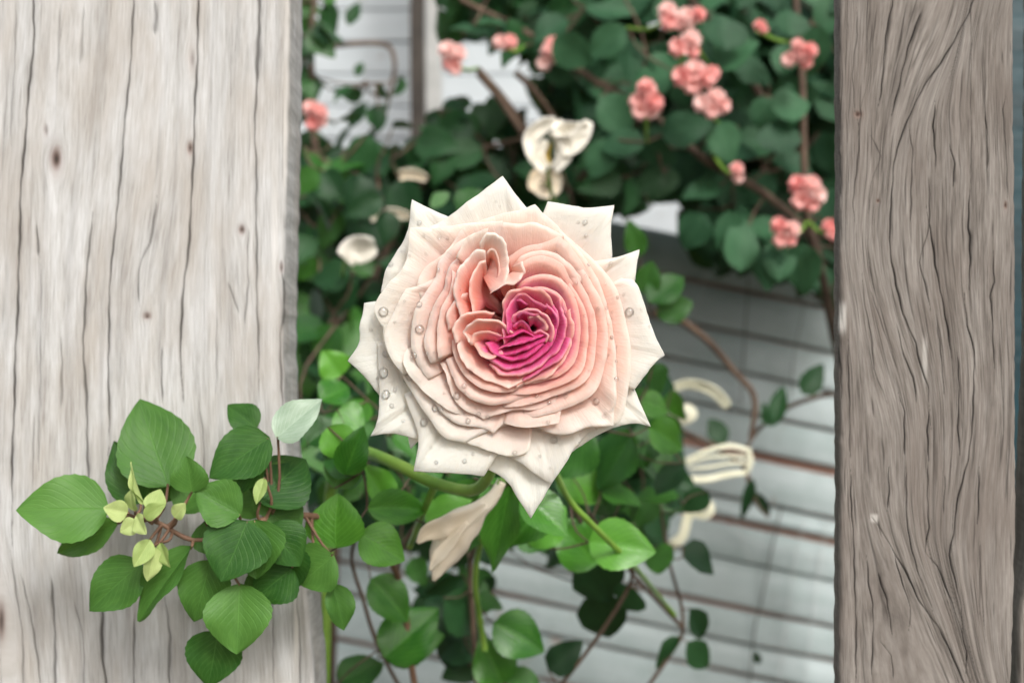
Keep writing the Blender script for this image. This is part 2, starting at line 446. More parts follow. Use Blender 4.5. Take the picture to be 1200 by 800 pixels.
# ------------------------------------------------------------------ weathered boards with traced checks
def wood_board(name, d, th, xl, xr, cracks, knots, patches, mat, label, ztop, dx=0.65, y0=-45, y1=845, nfine=150, seed=1, flow=26.0, calm=1.0, dy=3.2):
    """front face as a fine grid with cracks cut in; xl/xr: [(y, x)] edge polylines in photo pixels"""
    rng = np.random.default_rng(seed)
    k = d / FPX
    ys = np.arange(y0, y1 + 1, dy)
    ybot = 400 + CAM_H / k
    ytop = 400 - (ztop - CAM_H) / k
    ys = np.concatenate([np.linspace(ytop, y0 - 12, 24), ys, np.linspace(y1 + 12, ybot, 40)])
    eL = np.interp(ys, [p[0] for p in xl], [p[1] for p in xl])
    eR = np.interp(ys, [p[0] for p in xr], [p[1] for p in xr])
    eL = eL + 0.5 * np.sin(ys * 0.017 + seed) + 0.25 * np.sin(ys * 0.143) + 0.35 * np.interp(ys, np.arange(-3000, 4000, 9.0), rng.standard_normal(778))
    eR = eR + 0.5 * np.sin(ys * 0.015 + 2 * seed) + 0.25 * np.sin(ys * 0.131) + 0.35 * np.interp(ys, np.arange(-3000, 4000, 9.0), rng.standard_normal(778))
    W = float(np.mean(eR - eL)); nx = int(W / dx)
    tt_ = np.linspace(0, 1, nx)
    X = eL[:, None] + (eR - eL)[:, None] * tt_[None, :]
    Y = np.repeat(ys[:, None], nx, 1)
    # direction field from the traced cracks, then u = across-grain coordinate
    num = np.zeros_like(X); den = np.full_like(X, 0.06)
    for c in cracks:
        p = np.array(c[0], float)
        for a, b in zip(p[:-1], p[1:]):
            if abs(b[1] - a[1]) < 2: continue
            sl = np.clip((b[0] - a[0]) / (b[1] - a[1]), -0.9, 0.9)
            L = np.hypot(*(b - a))
            tq = np.clip(((X - a[0]) * (b[0] - a[0]) + (Y - a[1]) * (b[1] - a[1])) / L ** 2, 0, 1)
            dist2 = (X - a[0] - tq * (b[0] - a[0])) ** 2 + ((Y - a[1] - tq * (b[1] - a[1])) * 0.6) ** 2
            w = np.exp(-dist2 / flow ** 2) * L / 40
            num += w * sl; den += w
    slope = num / den
    for kx, ky, rx, ry, s in knots:            # grain bends round the knots
        q = np.exp(-(((X - kx) / (rx * 3)) ** 2 + ((Y - ky) / (ry * 2.2)) ** 2))
        slope += 0.35 * q * np.sign(X - kx + 1e-6) * -np.tanh((Y - ky) / ry)
    U = np.zeros_like(X); mid = len(ys) // 2
    U[mid] = X[mid]
    for i in range(mid + 1, len(ys)):
        U[i] = np.interp(X[i] - slope[i] * (ys[i] - ys[i - 1]), X[i - 1], U[i - 1], left=None, right=None)
        U[i] += np.minimum(X[i] - slope[i] * (ys[i] - ys[i - 1]) - X[i - 1, 0], 0) + np.maximum(X[i] - slope[i] * (ys[i] - ys[i - 1]) - X[i - 1, -1], 0)
    for i in range(mid - 1, -1, -1):
        q = X[i] - slope[i] * (ys[i] - ys[i + 1])
        U[i] = np.interp(q, X[i + 1], U[i + 1]) + np.minimum(q - X[i + 1, 0], 0) + np.maximum(q - X[i + 1, -1], 0)
    depth = np.zeros_like(X); dark = np.zeros_like(X); knot = np.zeros_like(X); patch = np.zeros_like(X)
    for c in cracks:
        p = np.array(c[0], float); wd = c[1]; st = c[2] if len(c) > 2 else 1.0
        best = np.full_like(X, 1e9); al = np.zeros_like(X)
        seg = np.hypot(*np.diff(p, axis=0).T); cum = np.concatenate([[0], np.cumsum(seg)])
        jit = 0.5 * np.sin(Y * 0.06 + p[0, 0]) + 0.35 * np.sin(Y * (0.19 + 0.01 * (p[0, 0] % 7)) + p[0, 1])
        for j, (a, b) in enumerate(zip(p[:-1], p[1:])):
            L = seg[j] + 1e-6
            tq = np.clip(((X + jit - a[0]) * (b[0] - a[0]) + (Y - a[1]) * (b[1] - a[1])) / L ** 2, 0, 1)
            dd = np.hypot(X + jit - a[0] - tq * (b[0] - a[0]), Y - a[1] - tq * (b[1] - a[1]))
            m = dd < best
            best[m] = dd[m]; al[m] = (cum[j] + tq[m] * L) / cum[-1]
        ww = wd * np.clip(np.minimum(al, 1 - al) * 7, 0.18, 1) * (0.8 + 0.35 * np.sin(Y * 0.07 + p[0, 0]))
        prof = np.exp(-(best / ww) ** 2)
        depth += prof * wd * 1.3 * st
        dark = np.maximum(dark, np.clip(prof * 1.05, 0, 1) * st)
        dark = np.maximum(dark, 0.22 * st * np.exp(-(best / (ww * 3.2)) ** 2))
    for i in range(nfine):                     # hairline checks along the grain
        u0 = rng.uniform(U.min(), U.max()); yc = rng.uniform(y0, y1); L = rng.uniform(8, 70); w = rng.uniform(0.35, 0.8); s = rng.uniform(0.25, 0.8) * calm
        q = np.exp(-((U - u0 + 0.4 * np.sin(Y * rng.uniform(.03, .14) + i)) / w) ** 2) * np.clip(1 - ((Y - yc) / L) ** 2, 0, 1)
        dark = np.maximum(dark, q * s); depth += q * s * 1.0
    for i in range(int(nfine * 0.45)):         # broad, faint weather streaks
        u0 = rng.uniform(U.min(), U.max()); yc = rng.uniform(y0, y1); L = rng.uniform(60, 300); w = rng.uniform(2, 6)
        q = np.exp(-((U - u0) / w) ** 2) * np.clip(1 - ((Y - yc) / L) ** 2, 0, 1)
        dark = np.maximum(dark, q * rng.uniform(0.06, 0.2)); depth += q * 0.5
    for kx, ky, rx, ry, s in knots:
        rr = ((X - kx) / rx) ** 2 + ((Y - ky) / ry) ** 2
        knot = np.maximum(knot, np.exp(-rr) * s); dark = np.maximum(dark, np.exp(-rr * 3.2) * min(1, s * 1.1)); depth += 2.0 * np.exp(-rr * 2)
    for kx, ky, rx, ry, s in patches:
        rr = (np.abs(X - kx) / rx) ** 4 + (np.abs(Y - ky) / ry) ** 4
        patch = np.maximum(patch, np.exp(-rr) * s)
    undul = 1.2 * np.sin(U * 0.05 + seed) + 0.35 * np.sin(U * 0.17 + Y * 0.004) + 0.15 * np.sin(U * 0.45 + 0.01 * Y + seed)
    edge = np.minimum(X - eL[:, None], eR[:, None] - X)
    rnd = np.where(edge < 6, 6 - np.sqrt(np.maximum(36 - (6 - edge) ** 2, 0)), 0)
    DD = d + (np.minimum(depth, 7) + undul + rnd + 2) * k
    WX = (X - 600) * k; WZ = CAM_H - (Y - 400) * k
    nr = len(ys)
    front = np.stack([WX, DD, WZ], -1)
    # right side, back, left side columns
    zz = WZ[:, 0]
    def colv(x, dep): return np.stack([x, dep, zz], -1)[:, None, :]
    xr_w = WX[:, -1]; xl_w = WX[:, 0]
    wig = 0.4 * k * np.sin(ys * 0.2 + seed)
    cols = [front]
    exU = []; exD = []
    for f in (0.12, 0.3, 0.5, 0.75, 0.97): cols.append(colv(xr_w + wig, DD[:, -1] * (1 - f) + (d + th) * f)); exU.append(U[:, -1] + f * th / k); exD.append(0.3 * rng.random(nr) * (f < .9))
    cols.append(colv(xr_w - 0.002, np.full(nr, d + th + 0.001))); exU.append(U[:, -1] + th / k); exD.append(np.zeros(nr))
    cols.append(colv(xl_w + 0.002, np.full(nr, d + th + 0.001))); exU.append(U[:, 0] - th / k); exD.append(np.zeros(nr))
    for f in (0.97, 0.75, 0.5, 0.3, 0.12): cols.append(colv(xl_w + wig, DD[:, 0] * (1 - f) + (d + th) * f)); exU.append(U[:, 0] - f * th / k); exD.append(0.3 * rng.random(nr) * (f < .9))
    A = np.concatenate(cols, 1); nc = A.shape[1]
    UU = np.concatenate([U] + [e[:, None] for e in exU], 1); VV = np.repeat(ys[:, None], nc, 1)
    z_ = [np.zeros((nr, 1))] * len(exU)
    CR = np.concatenate([dark] + [e[:, None] for e in exD], 1); KN = np.concatenate([knot] + z_, 1); PA = np.concatenate([patch] + z_, 1)
    idx = np.arange(nr * nc).reshape(nr, nc); nxt = np.roll(idx, -1, 1)
    quads = np.stack([idx[:-1], idx[1:], nxt[1:], nxt[:-1]], -1).reshape(-1, 4)
    me = bpy.data.meshes.new(name)
    nq = len(quads)
    me.vertices.add(nr * nc); me.vertices.foreach_set('co', A.reshape(-1).astype(np.float32))
    capT = [int(v) for v in idx[0][::-1]]; capB = [int(v) for v in idx[-1]]
    # caps, reduced to the four corners, keep the ends closed
    loops = np.concatenate([quads.reshape(-1), np.array(capT), np.array(capB)]).astype(np.int32)
    me.loops.add(len(loops)); me.loops.foreach_set('vertex_index', loops)
    starts = np.concatenate([np.arange(nq) * 4, [nq * 4, nq * 4 + len(capT)]]).astype(np.int32)
    me.polygons.add(nq + 2); me.polygons.foreach_set('loop_start', starts)
    me.update(calc_edges=True)
    uvl = me.uv_layers.new(name='UVMap')
    uv = np.stack([UU.reshape(-1)[loops] * 0.001, VV.reshape(-1)[loops] * 0.001], -1)
    uvl.data.foreach_set('uv', uv.reshape(-1).astype(np.float32))
    ca_ = me.color_attributes.new('crack', 'FLOAT_COLOR', 'POINT')
    cc_ = np.stack([np.clip(CR, 0, 1), KN, PA, np.ones_like(CR)], -1)
    ca_.data.foreach_set('color', cc_.reshape(-1).astype(np.float32))
    me.validate(); me.shade_smooth(); me.materials.append(mat)
    o = bpy.data.objects.new(name, me); COL.objects.link(o)
    # origin at the foot of the board
    ox = float((xl_w[-1] + xr_w[-1]) / 2)
    me.transform(Matrix.Translation((-ox, -d, 0))); o.location = (ox, d, 0)
    return tag(o, label, 'board')

def crop(cx, cy, s, pts): return [(cx + x / s, cy + y / s) for x, y in pts]

left_cracks = [
    ([(39, -60), (39, 6), (39, 45), (34, 99), (27, 180), (23, 237), (21, 335), (18, 395), (16, 464), (13, 560), (14, 640)], 1.5),
    ([(157, -60), (156, 5), (153, 60), (147, 130), (142, 180), (138, 237), (130, 300), (127, 360), (126, 420), (127, 478), (126, 560)], 1.1),
    ([(108, 248), (104, 280), (100, 330), (96, 400), (99, 450), (101, 520), (104, 600)], 1.5, 0.85),
    ([(233, -60), (232, 5), (229, 100), (226, 165), (224, 230), (219, 300), (213, 350), (210, 400), (214, 470)], 1.3),
    ([(305, -60), (303, 5), (302, 50), (300, 110)], 2.6, 0.8),
    ([(301, 70), (298, 160), (300, 220), (300, 300), (302, 400), (304, 470)], 1.2, 0.8),
    ([(184, 230), (180, 255), (176, 285), (165, 305), (161, 335), (163, 358)], 1.1, 0.8),
    ([(188, 405), (189, 440), (190, 470)], 1.3, 0.8),
    ([(70, 395), (72, 425), (70, 480)], 1.8, 0.55),
    ([(47, 300), (47, 400), (46, 470), (44, 560)], 1.0, 0.5),
    ([(43, 262), (43, 285), (44, 300)], 1.6, 0.8),
    ([(329, 305), (331, 330), (332, 356), (328, 395), (329, 456), (332, 520)], 1.4, 0.8),
    ([(291, 268), (290, 300), (291, 330), (287, 365), (286, 390)], 0.8, 0.7),
    ([(266, 330), (272, 346), (279, 365)], 0.9, 0.7),
    ([(255, 360), (253, 400), (252, 470)], 0.7, 0.6),
    ([(18, 5), (17, 60), (13, 110), (12, 180)], 1.3, 0.45),
    ([(70, 10), (68, 60), (66, 90)], 1.2, 0.35),
    ([(97, 8), (95, 40), (93, 75)], 2.4, 0.35),
    ([(181, 0), (182, 25), (181, 40)], 2.4, 0.6),
    ([(24, 671), (34, 716), (45, 779), (48, 840)], 1.2, 0.75),
    ([(60, 676), (63, 726), (64, 795), (66, 850)], 1.8, 0.75),
    ([(119, 690), (118, 740), (119, 770), (123, 800), (126, 850)], 2.4, 0.9),
    ([(157, 720), (157, 760), (156, 800), (155, 850)], 1.5, 0.75),
    ([(193, 700), (198, 747), (198, 795), (199, 850)], 1.8, 0.7),
    ([(84, 700), (92, 725), (97, 750), (97, 850)], 1.0, 0.6),
    ([(10, 640), (16, 679), (24, 730), (26, 758), (27, 850)], 1.2, 0.6),
    ([(40, 480), (38, 540), (36, 590)], 1.0, 0.5),
    ([(232, 470), (238, 520), (240, 600), (238, 700)], 1.2, 0.6),
    ([(300, 470), (304, 540), (308, 620), (318, 700), (322, 850)], 1.2, 0.6),
    ([(336, 620), (346, 680), (350, 740), (352, 850)], 1.2, 0.55),
]
left_knots = [(65, 186, 7, 15, 0.95), (222, 173, 4, 8, 0.75), (283, 269, 4.5, 6, 0.75), (172, 370, 5, 4, 0.8), (53, 153, 3, 8, .4), (0, 728, 6, 26, .7), (224, 70, 4, 14, .3), (329, 313, 3, 7, .6)]
left_patches = [(340, 60, 5, 90, .6), (334, 170, 3, 60, .5), (347, 720, 3, 60, .9), (322, 250, 4, 120, .3)]
wood_board('weathered_board', 0.65, 0.045, [(-2000, -70), (2000, -70)],
           [(-600, 342), (0, 338), (200, 335), (400, 331), (520, 333), (640, 350), (720, 362), (800, 368), (1400, 372)],
           left_cracks, left_knots, left_patches, MAT['wood_pale'],
           'wide pale grey weathered board with long vertical cracks behind the leafy branch', 1.62, dx=0.75, nfine=75, seed=3, flow=34, calm=0.6)

C1 = lambda pts: crop(970, 0, 2.961, pts)
C2 = lambda pts: crop(970, 270, 2.961, pts)
C3 = lambda pts: crop(970, 540, 3.077, pts)
right_cracks = [
    (C1([(232, -120), (225, 20), (212, 80), (195, 220), (185, 330), (178, 370)]), 1.0),
    (C1([(325, 45), (285, 160), (262, 240), (240, 340), (225, 400)]), 1.2),
    (C1([(560, -150), (490, 45), (430, 160), (395, 220), (335, 300), (290, 390), (262, 460), (235, 560), (222, 700), (220, 800)]) + C2([(222, 80), (240, 190), (265, 290), (310, 390), (325, 470), (350, 540), (358, 620), (365, 690)]), 1.15),
    (C1([(375, 350), (368, 440), (378, 540), (376, 600)]), 1.0),
    (C1([(420, 490), (440, 570), (436, 650)]), 0.9),
    (C1([(355, 580), (355, 790)]) + C2([(290, 20), (320, 110), (345, 210), (358, 280)])[1:], 0.9, 0.85),
    (C1([(498, -60), (498, 200), (500, 420), (498, 670)]), 0.6, 0.7),
    (C1([(498, 660), (492, 720), (490, 790)]) + C2([(495, 20), (498, 100), (495, 210)]), 1.6),
    (C1([(550, 390), (556, 460), (556, 590)]), 1.0),
    (C1([(620, 330), (612, 380), (625, 520), (628, 690)]), 1.0, .8),
    (C2([(345, -90), (360, 0), (375, 120), (400, 230), (415, 320), (430, 440)]), 1.1),
    (C2([(475, 215), (485, 330), (510, 420), (510, 560), (503, 680), (490, 800)]) + C3([(465, 160), (455, 260), (440, 340), (455, 400), (480, 520), (490, 620)]), 1.15),
    (C2([(578, 60), (580, 180), (565, 230), (575, 300), (582, 480)]), 1.0),
    (C2([(120, 150), (130, 250), (150, 350), (160, 480), (210, 600)]), 0.9, .8),
    (C2([(145, 190), (180, 300), (215, 400), (250, 500)]), 0.7, .7),
    (C2([(240, 320), (270, 440), (300, 510), (310, 600)]), 0.9),
    (C2([(245, 560), (270, 630), (268, 790)]), 1.0),
    (C2([(358, 620), (350, 700), (352, 800)]), 1.0),
    (C2([(380, 290), (395, 440), (408, 580)]), 0.8, .85),
    (C2([(450, 420), (458, 560), (455, 700), (460, 790)]), 0.9),
    (C2([(40, 360), (48, 490), (50, 600)]), 0.9, .8), (C2([(72, 360), (74, 540), (80, 790)]), 0.9, .8),
    (C3([(160, 200), (200, 260), (240, 330), (290, 410), (335, 510), (400, 600), (455, 710), (490, 790), (540, 900)]), 1.1),
    (C3([(285, 20), (285, 200), (300, 290), (330, 410), (380, 540)]), 0.9),
    (C3([(180, 395), (215, 500), (232, 630)]), 1.0),
    (C3([(355, 330), (400, 380), (440, 480), (480, 600), (505, 690), (505, 780)]), 0.9),
    (C3([(365, 10), (362, 130), (370, 240), (355, 330)]), 0.9),
    (C3([(220, 10), (225, 120), (215, 180)]), 0.8), (C3([(550, 20), (548, 140), (540, 240)]), 0.9), (C3([(550, 290), (552, 420), (548, 560)]), .7, .7),
    (C3([(140, 330), (150, 440), (165, 520), (160, 780)]), 0.8), (C3([(85, 10), (88, 200), (100, 400), (105, 790)]), 0.9),
    (C3([(240, 330), (260, 400), (300, 530), (292, 610)]), 0.8), (C3([(425, 50), (420, 190)]), 0.7), (C3([(190, 650), (230, 700), (236, 790)]), .8),
    (C1([(105, 395), (110, 480), (100, 600), (90, 700), (95, 790)]), 0.8, .85), (C1([(150, 470), (190, 540), (150, 640), (140, 740)]), 0.7, .7),
    (C1([(100, 20), (105, 120), (85, 260), (95, 390)]), 0.8, .7), (C1([(155, 50), (150, 250), (110, 390)]), 0.6, .6),
    (C1([(285, 440), (298, 520), (290, 640), (292, 790)]), 0.8, .85), (C1([(45, 30), (40, 300), (50, 700)]), .8, .6),
]
right_knots = [(1006, 134, 5, 4, .7), (1030, 235, 2, 2, .8), (1180, 240, 2, 5, .7)]
right_patches = [(987, 372, 5, 17, .95), (1085, 420, 3, 24, .5), (1025, 607, 5, 5, .6), (982, 640, 3, 50, .5)]
wood_board('weathered_board', 0.60, 0.012, [(-2000, 985), (2000, 985)], [(-2000, 1192), (0, 1190), (400, 1192), (600, 1193), (800, 1187), (2000, 1186)],
           right_cracks, right_knots, right_patches, MAT['wood_brown'],
           'narrow grey brown weathered board with swirling grain and a diagonal split', 1.62, dx=0.62, dy=1.5, nfine=480, seed=11, flow=24)
wood_board('weathered_board', 0.62, 0.03, [(-2000, 1240), (400, 1225), (650, 1214), (695, 1200), (720, 1195), (800, 1194), (2000, 1194)], [(-2000, 1340), (2000, 1340)],
           [([(1240, -40), (1245, 400), (1250, 840)], 1.2), ([(1290, -40), (1285, 500), (1280, 840)], 1.2)], [], [], MAT['wood_brown'],
           'edge of a grey board past the swirling grain board and the teal post', 1.62, dx=1.4, nfine=30, seed=19)
tp = post('painted_post', 1160, 1290, 0.95, 0.035, MAT['teal'], 'dark teal painted post in the gap beside the brown board', top=-300)

# ------------------------------------------------------------------ leaves
def leaf_mesh(name, mat, rows=14, cols=8, wmax=0.42, blunt=0.75, fold=0.12, droop=0.16, wave=0.02, serr=0.004, seed=0, notch=0.0):
    """unit-length leaf along +Y, normal +Z; width ~ 1 at scale (wmax*2 = 1)"""
    rnd = random.Random(seed)
    V = []; UV = []; F = []
    ph = rnd.uniform(0, 6); tw = rnd.uniform(-.12, .12)
    for i in range(rows + 1):
        t = i / rows
        w = (math.sin(math.pi * t ** blunt)) ** 0.8 * (1 - 0.12 * t) if 0 < t < 1 else 0.0
        w = max(w, 0.012) * 0.5
        se = 1 + (serr * 4 * (1 if i % 2 else -1) if 0 < i < rows else 0)
        for j in range(cols + 1):
            s = j / cols * 2 - 1
            x = s * w * (se if abs(s) > .98 else 1)
            zf = fold * abs(s) * w * 2 * (1 - 0.4 * abs(s))
            zd = -droop * (t ** 2)
            zw = wave * math.sin(t * 11 + ph + (1.5 if s > 0 else 0)) * s * s * 1.3
            zv = 0.012 * math.sin((t - abs(s) * 0.28) * 42) * abs(s) * (1 - abs(s)) * 1.6 if cols >= 8 else 0
            V.append((x + tw * t * t * 0.5, t + (notch * s * s * (1 - t) * -0.06), zf + zd + zw + zv)); UV.append((s, t))
    m = cols + 1
    for i in range(rows):
        for j in range(cols):
            F.append((i * m + j, i * m + j + 1, (i + 1) * m + j + 1, (i + 1) * m + j))
    me = bpy.data.meshes.new(name); me.from_pydata(V, [], F); me.shade_smooth()
    uvl = me.uv_layers.new(name='UVMap')
    for l in me.loops: uvl.data[l.index].uv = UV[l.vertex_index]
    me.materials.append(mat); return me

def leaf_matrix(b, t, w, nrm):
    y = t - b; L = y.length; y = y / L
    x = y.cross(nrm)
    if x.length < 1e-4: x = y.cross(Vector((0.3, -1, 0.2)))
    x.normalize(); zv = x.cross(y)
    if zv.dot(nrm) < 0: zv = -zv; x = -x
    M = Matrix.Identity(4)
    for r in range(3):
        M[r][0] = x[r] * w; M[r][1] = y[r] * L; M[r][2] = zv[r] * L; M[r][3] = b[r]
    return M

def add_leaf(me, parent, b, t, w, nrm, name='leaf'):
    o = bpy.data.objects.new(name, me); COL.objects.link(o)
    place(o, parent, leaf_matrix(b, t, w, nrm)); return o

HI = {}
for key in ('leaf_front', 'leaf_bright', 'leaf_pale', 'leaf_mid', 'leaf_glare'):
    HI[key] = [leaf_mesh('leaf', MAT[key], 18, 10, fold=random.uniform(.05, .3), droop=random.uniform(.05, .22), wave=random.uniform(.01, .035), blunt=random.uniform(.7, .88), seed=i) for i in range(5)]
LO = {}
for key in ('leaf_dark', 'leaf_blue', 'leaf_mid', 'leaf_bright'):
    LO[key] = [leaf_mesh('leaf', MAT[key], 8, 4, fold=random.uniform(.05, .3), droop=random.uniform(.05, .3), wave=.02, blunt=random.uniform(.68, .9), serr=0.006, seed=20 + i) for i in range(6)]

TO_CAM = Vector((0, -1, 0.25)).normalized()
def px_leaf(parent, key, bx, by, tx, ty, w, d, dt=0.0, tilt=0.0, roll=0.0, hi=True, i=None):
    """leaf from base pixel to tip pixel; d = distance of its base, dt = how far its tip leans back, w = width in px"""
    b = P(bx, by, d); t = P(tx, ty, d + dt)
    nrm = (TO_CAM + Vector((roll, 0, tilt))).normalized()
    pool = (HI if hi else LO)[key]
    me = pool[(i if i is not None else random.randrange(len(pool))) % len(pool)]
    return add_leaf(me, parent, b, t, w * d / FPX * 1.06, nrm)

def twigs(parent, links, r, mat, name='twig'):
    V, F = [], []
    for a, b in links:
        mid = (a + b) / 2 + Vector((random.uniform(-1, 1), random.uniform(-1, 1), random.uniform(-1, 0.2))) * (b - a).length * 0.12
        tube_geo(catmull([a, mid, b], 5), r, r * 0.7, 5, V, F)
    if V:
        o = mesh_obj(name, V, F, mat, parent); o['kind'] = 'stuff'; return o

# --- the leafy branch hanging in front of the pale board
BR_D = 0.60
br = thing('leafy_branch', P(520, 700, 0.80), 'leafy green branch with pale young tips hanging in front of the pale board', 'branch')
br.location.z = 0
path = [P(520, 1900, 0.80), P(500, 1100, 0.80), P(480, 760, 0.79), P(455, 650, 0.74), P(400, 612, 0.655), P(330, 604, 0.615), P(270, 624, 0.605), P(225, 632, 0.603), P(185, 612, 0.602), P(150, 604, 0.602)]
path[0].z = 0.0
stem = tube('stem', path, 0.0022, 0.0008, MAT['stem_red'], br, n=60)
front = [ # base, tip, width, distance, tip lean, tilt, roll
    (128, 596, 19, 594, 70, .596, -.012, .25, -.1), (140, 612, 63, 650, 36, .607, .004, .1, .2), (198, 570, 158, 466, 78, .606, .010, .2, .25),
    (166, 590, 130, 516, 44, .612, .006, .3, -.4), (225, 577, 220, 535, 38, .592, -.004, .4, .1), (166, 659, 100, 714, 54, .600, -.006, .0, -.2),
    (225, 640, 157, 727, 38, .598, -.004, .5, -.3), (316, 512, 245, 560, 50, .600, -.006, .2, -.2), (301, 502, 266, 473, 29, .618, .004, .2, .3),
    (324, 513, 375, 466, 38, .600, .0, 1.6, .6), (304, 590, 356, 530, 62, .604, .012, .5, .2), (282, 603, 228, 574, 44, .594, -.004, .1, .2),
    (290, 610, 262, 682, 62, .592, -.008, .45, .1), (299, 608, 299, 678, 58, .597, -.004, .2, -.2), (315, 614, 351, 664, 44, .600, 0, .3, .4),
    (247, 655, 229, 730, 52, .598, -.004, .1, .35), (281, 683, 280, 766, 60, .596, -.006, -.05, .1), (256, 738, 245, 806, 60, .604, -.002, .1, -.2),
    (344, 664, 296, 702, 48, .605, -.002, .15, .1), (312, 530, 256, 580, 34, .606, .0, .5, .4), (391, 650, 348, 685, 50, .612, 0, .3, -.2),
    (389, 684, 407, 738, 28, .616, 0, .2, .6), (300, 560, 352, 590, 52, .612, .004, .2, .1), (268, 600, 300, 560, 50, .616, .004, .3, -.1), (330, 640, 345, 690, 46, .612, 0, .2, -.3), (318, 600, 352, 628, 50, .610, .002, .2, .2), (262, 640, 300, 660, 50, .606, 0, .3, .2), (240, 610, 262, 650, 44, .604, -.002, .2, -.2), (300, 660, 330, 700, 44, .612, .004, .2, .2), (210, 600, 240, 560, 40, .618, .006, .2, .0), (190, 590, 190, 540, 44, .620, .004, .2, .3),
]
links = []
stem_pts = catmull(path, 80)[30:]
def near(p): return min(stem_pts, key=lambda q: (q - p).length)
for i, (bx, by, tx, ty, w, d, dt, ti, ro) in enumerate(front):
    px_leaf(br, 'leaf_glare' if (tx, ty) == (375, 466) else 'leaf_front', bx, by, tx, ty, w * (1.32 if bx > 260 else 1.18), d, dt, ti * .5, ro * .7, i=i)
    p = P(bx, by, d); links.append((near(p), p + (P(tx, ty, d + dt) - p) * 0.03))
pale = [(150, 600, 122, 596, 26, .588), (158, 598, 150, 575, 22, .590), (178, 600, 186, 572, 26, .588), (170, 606, 192, 590, 20, .586), (162, 612, 140, 622, 22, .588), (176, 632, 158, 664, 24, .586), (180, 640, 176, 682, 24, .588),
        (188, 636, 196, 664, 20, .590), (205, 606, 216, 590, 20, .590), (170, 590, 148, 545, 8, .590), (310, 560, 300, 590, 16, .596), (160, 604, 168, 624, 22, .584)]
for i, (bx, by, tx, ty, w, d) in enumerate(pale):
    px_leaf(br, 'leaf_pale', bx, by, tx, ty, w, d, random.uniform(-.008, .004), random.uniform(-.3, .6), random.uniform(-.8, .8), i=i)
    p = P(bx, by, d); links.append((near(p), p))
twigs(br, links, 0.0008, MAT['stem_red'], 'twigs')

# ------------------------------------------------------------------ the rose
HEART = Vector((614, 384))
ROSE_K = ROSE_D / FPX
rose = thing('rose', Vector((-0.12, 0.80, 0)), 'large cream and pink many petalled rose with water drops in full bloom', 'rose')

PAL = [(-30, (214, 30, 112)), (0, (226, 50, 128)), (18, (234, 68, 140)), (32, (242, 106, 156)), (44, (248, 146, 168)), (57, (253, 182, 168)), (70, (254, 203, 184)), (84, (254, 217, 199)), (106, (253, 229, 213)), (128, (251, 236, 222)), (150, (251, 243, 230)), (210, (251, 246, 235))]
PAL_T = np.array([p[0] for p in PAL], float); PAL_C = np.array([s2l(p[1]) for p in PAL])
def pigment(x, y, inner, bias, deep=30):
    d = math.hypot((x - 617) * (0.95 if x > 617 else 1.0), (y - 388) * (1.0 if y < 388 else 1.02))
    t = d + bias - deep * inner
    c = np.array([np.interp(t, PAL_T, PAL_C[:, k]) for k in range(3)])
    # coral flush in the left cleft
    g = math.exp(-(((x - 548) / 36) ** 2 + ((y - 345) / 46) ** 2)) * max(0, 0.3 + 0.65 * inner)
    coral = np.array(s2l((250, 122, 98)))
    c = c * (1 - g) + coral * g
    return c

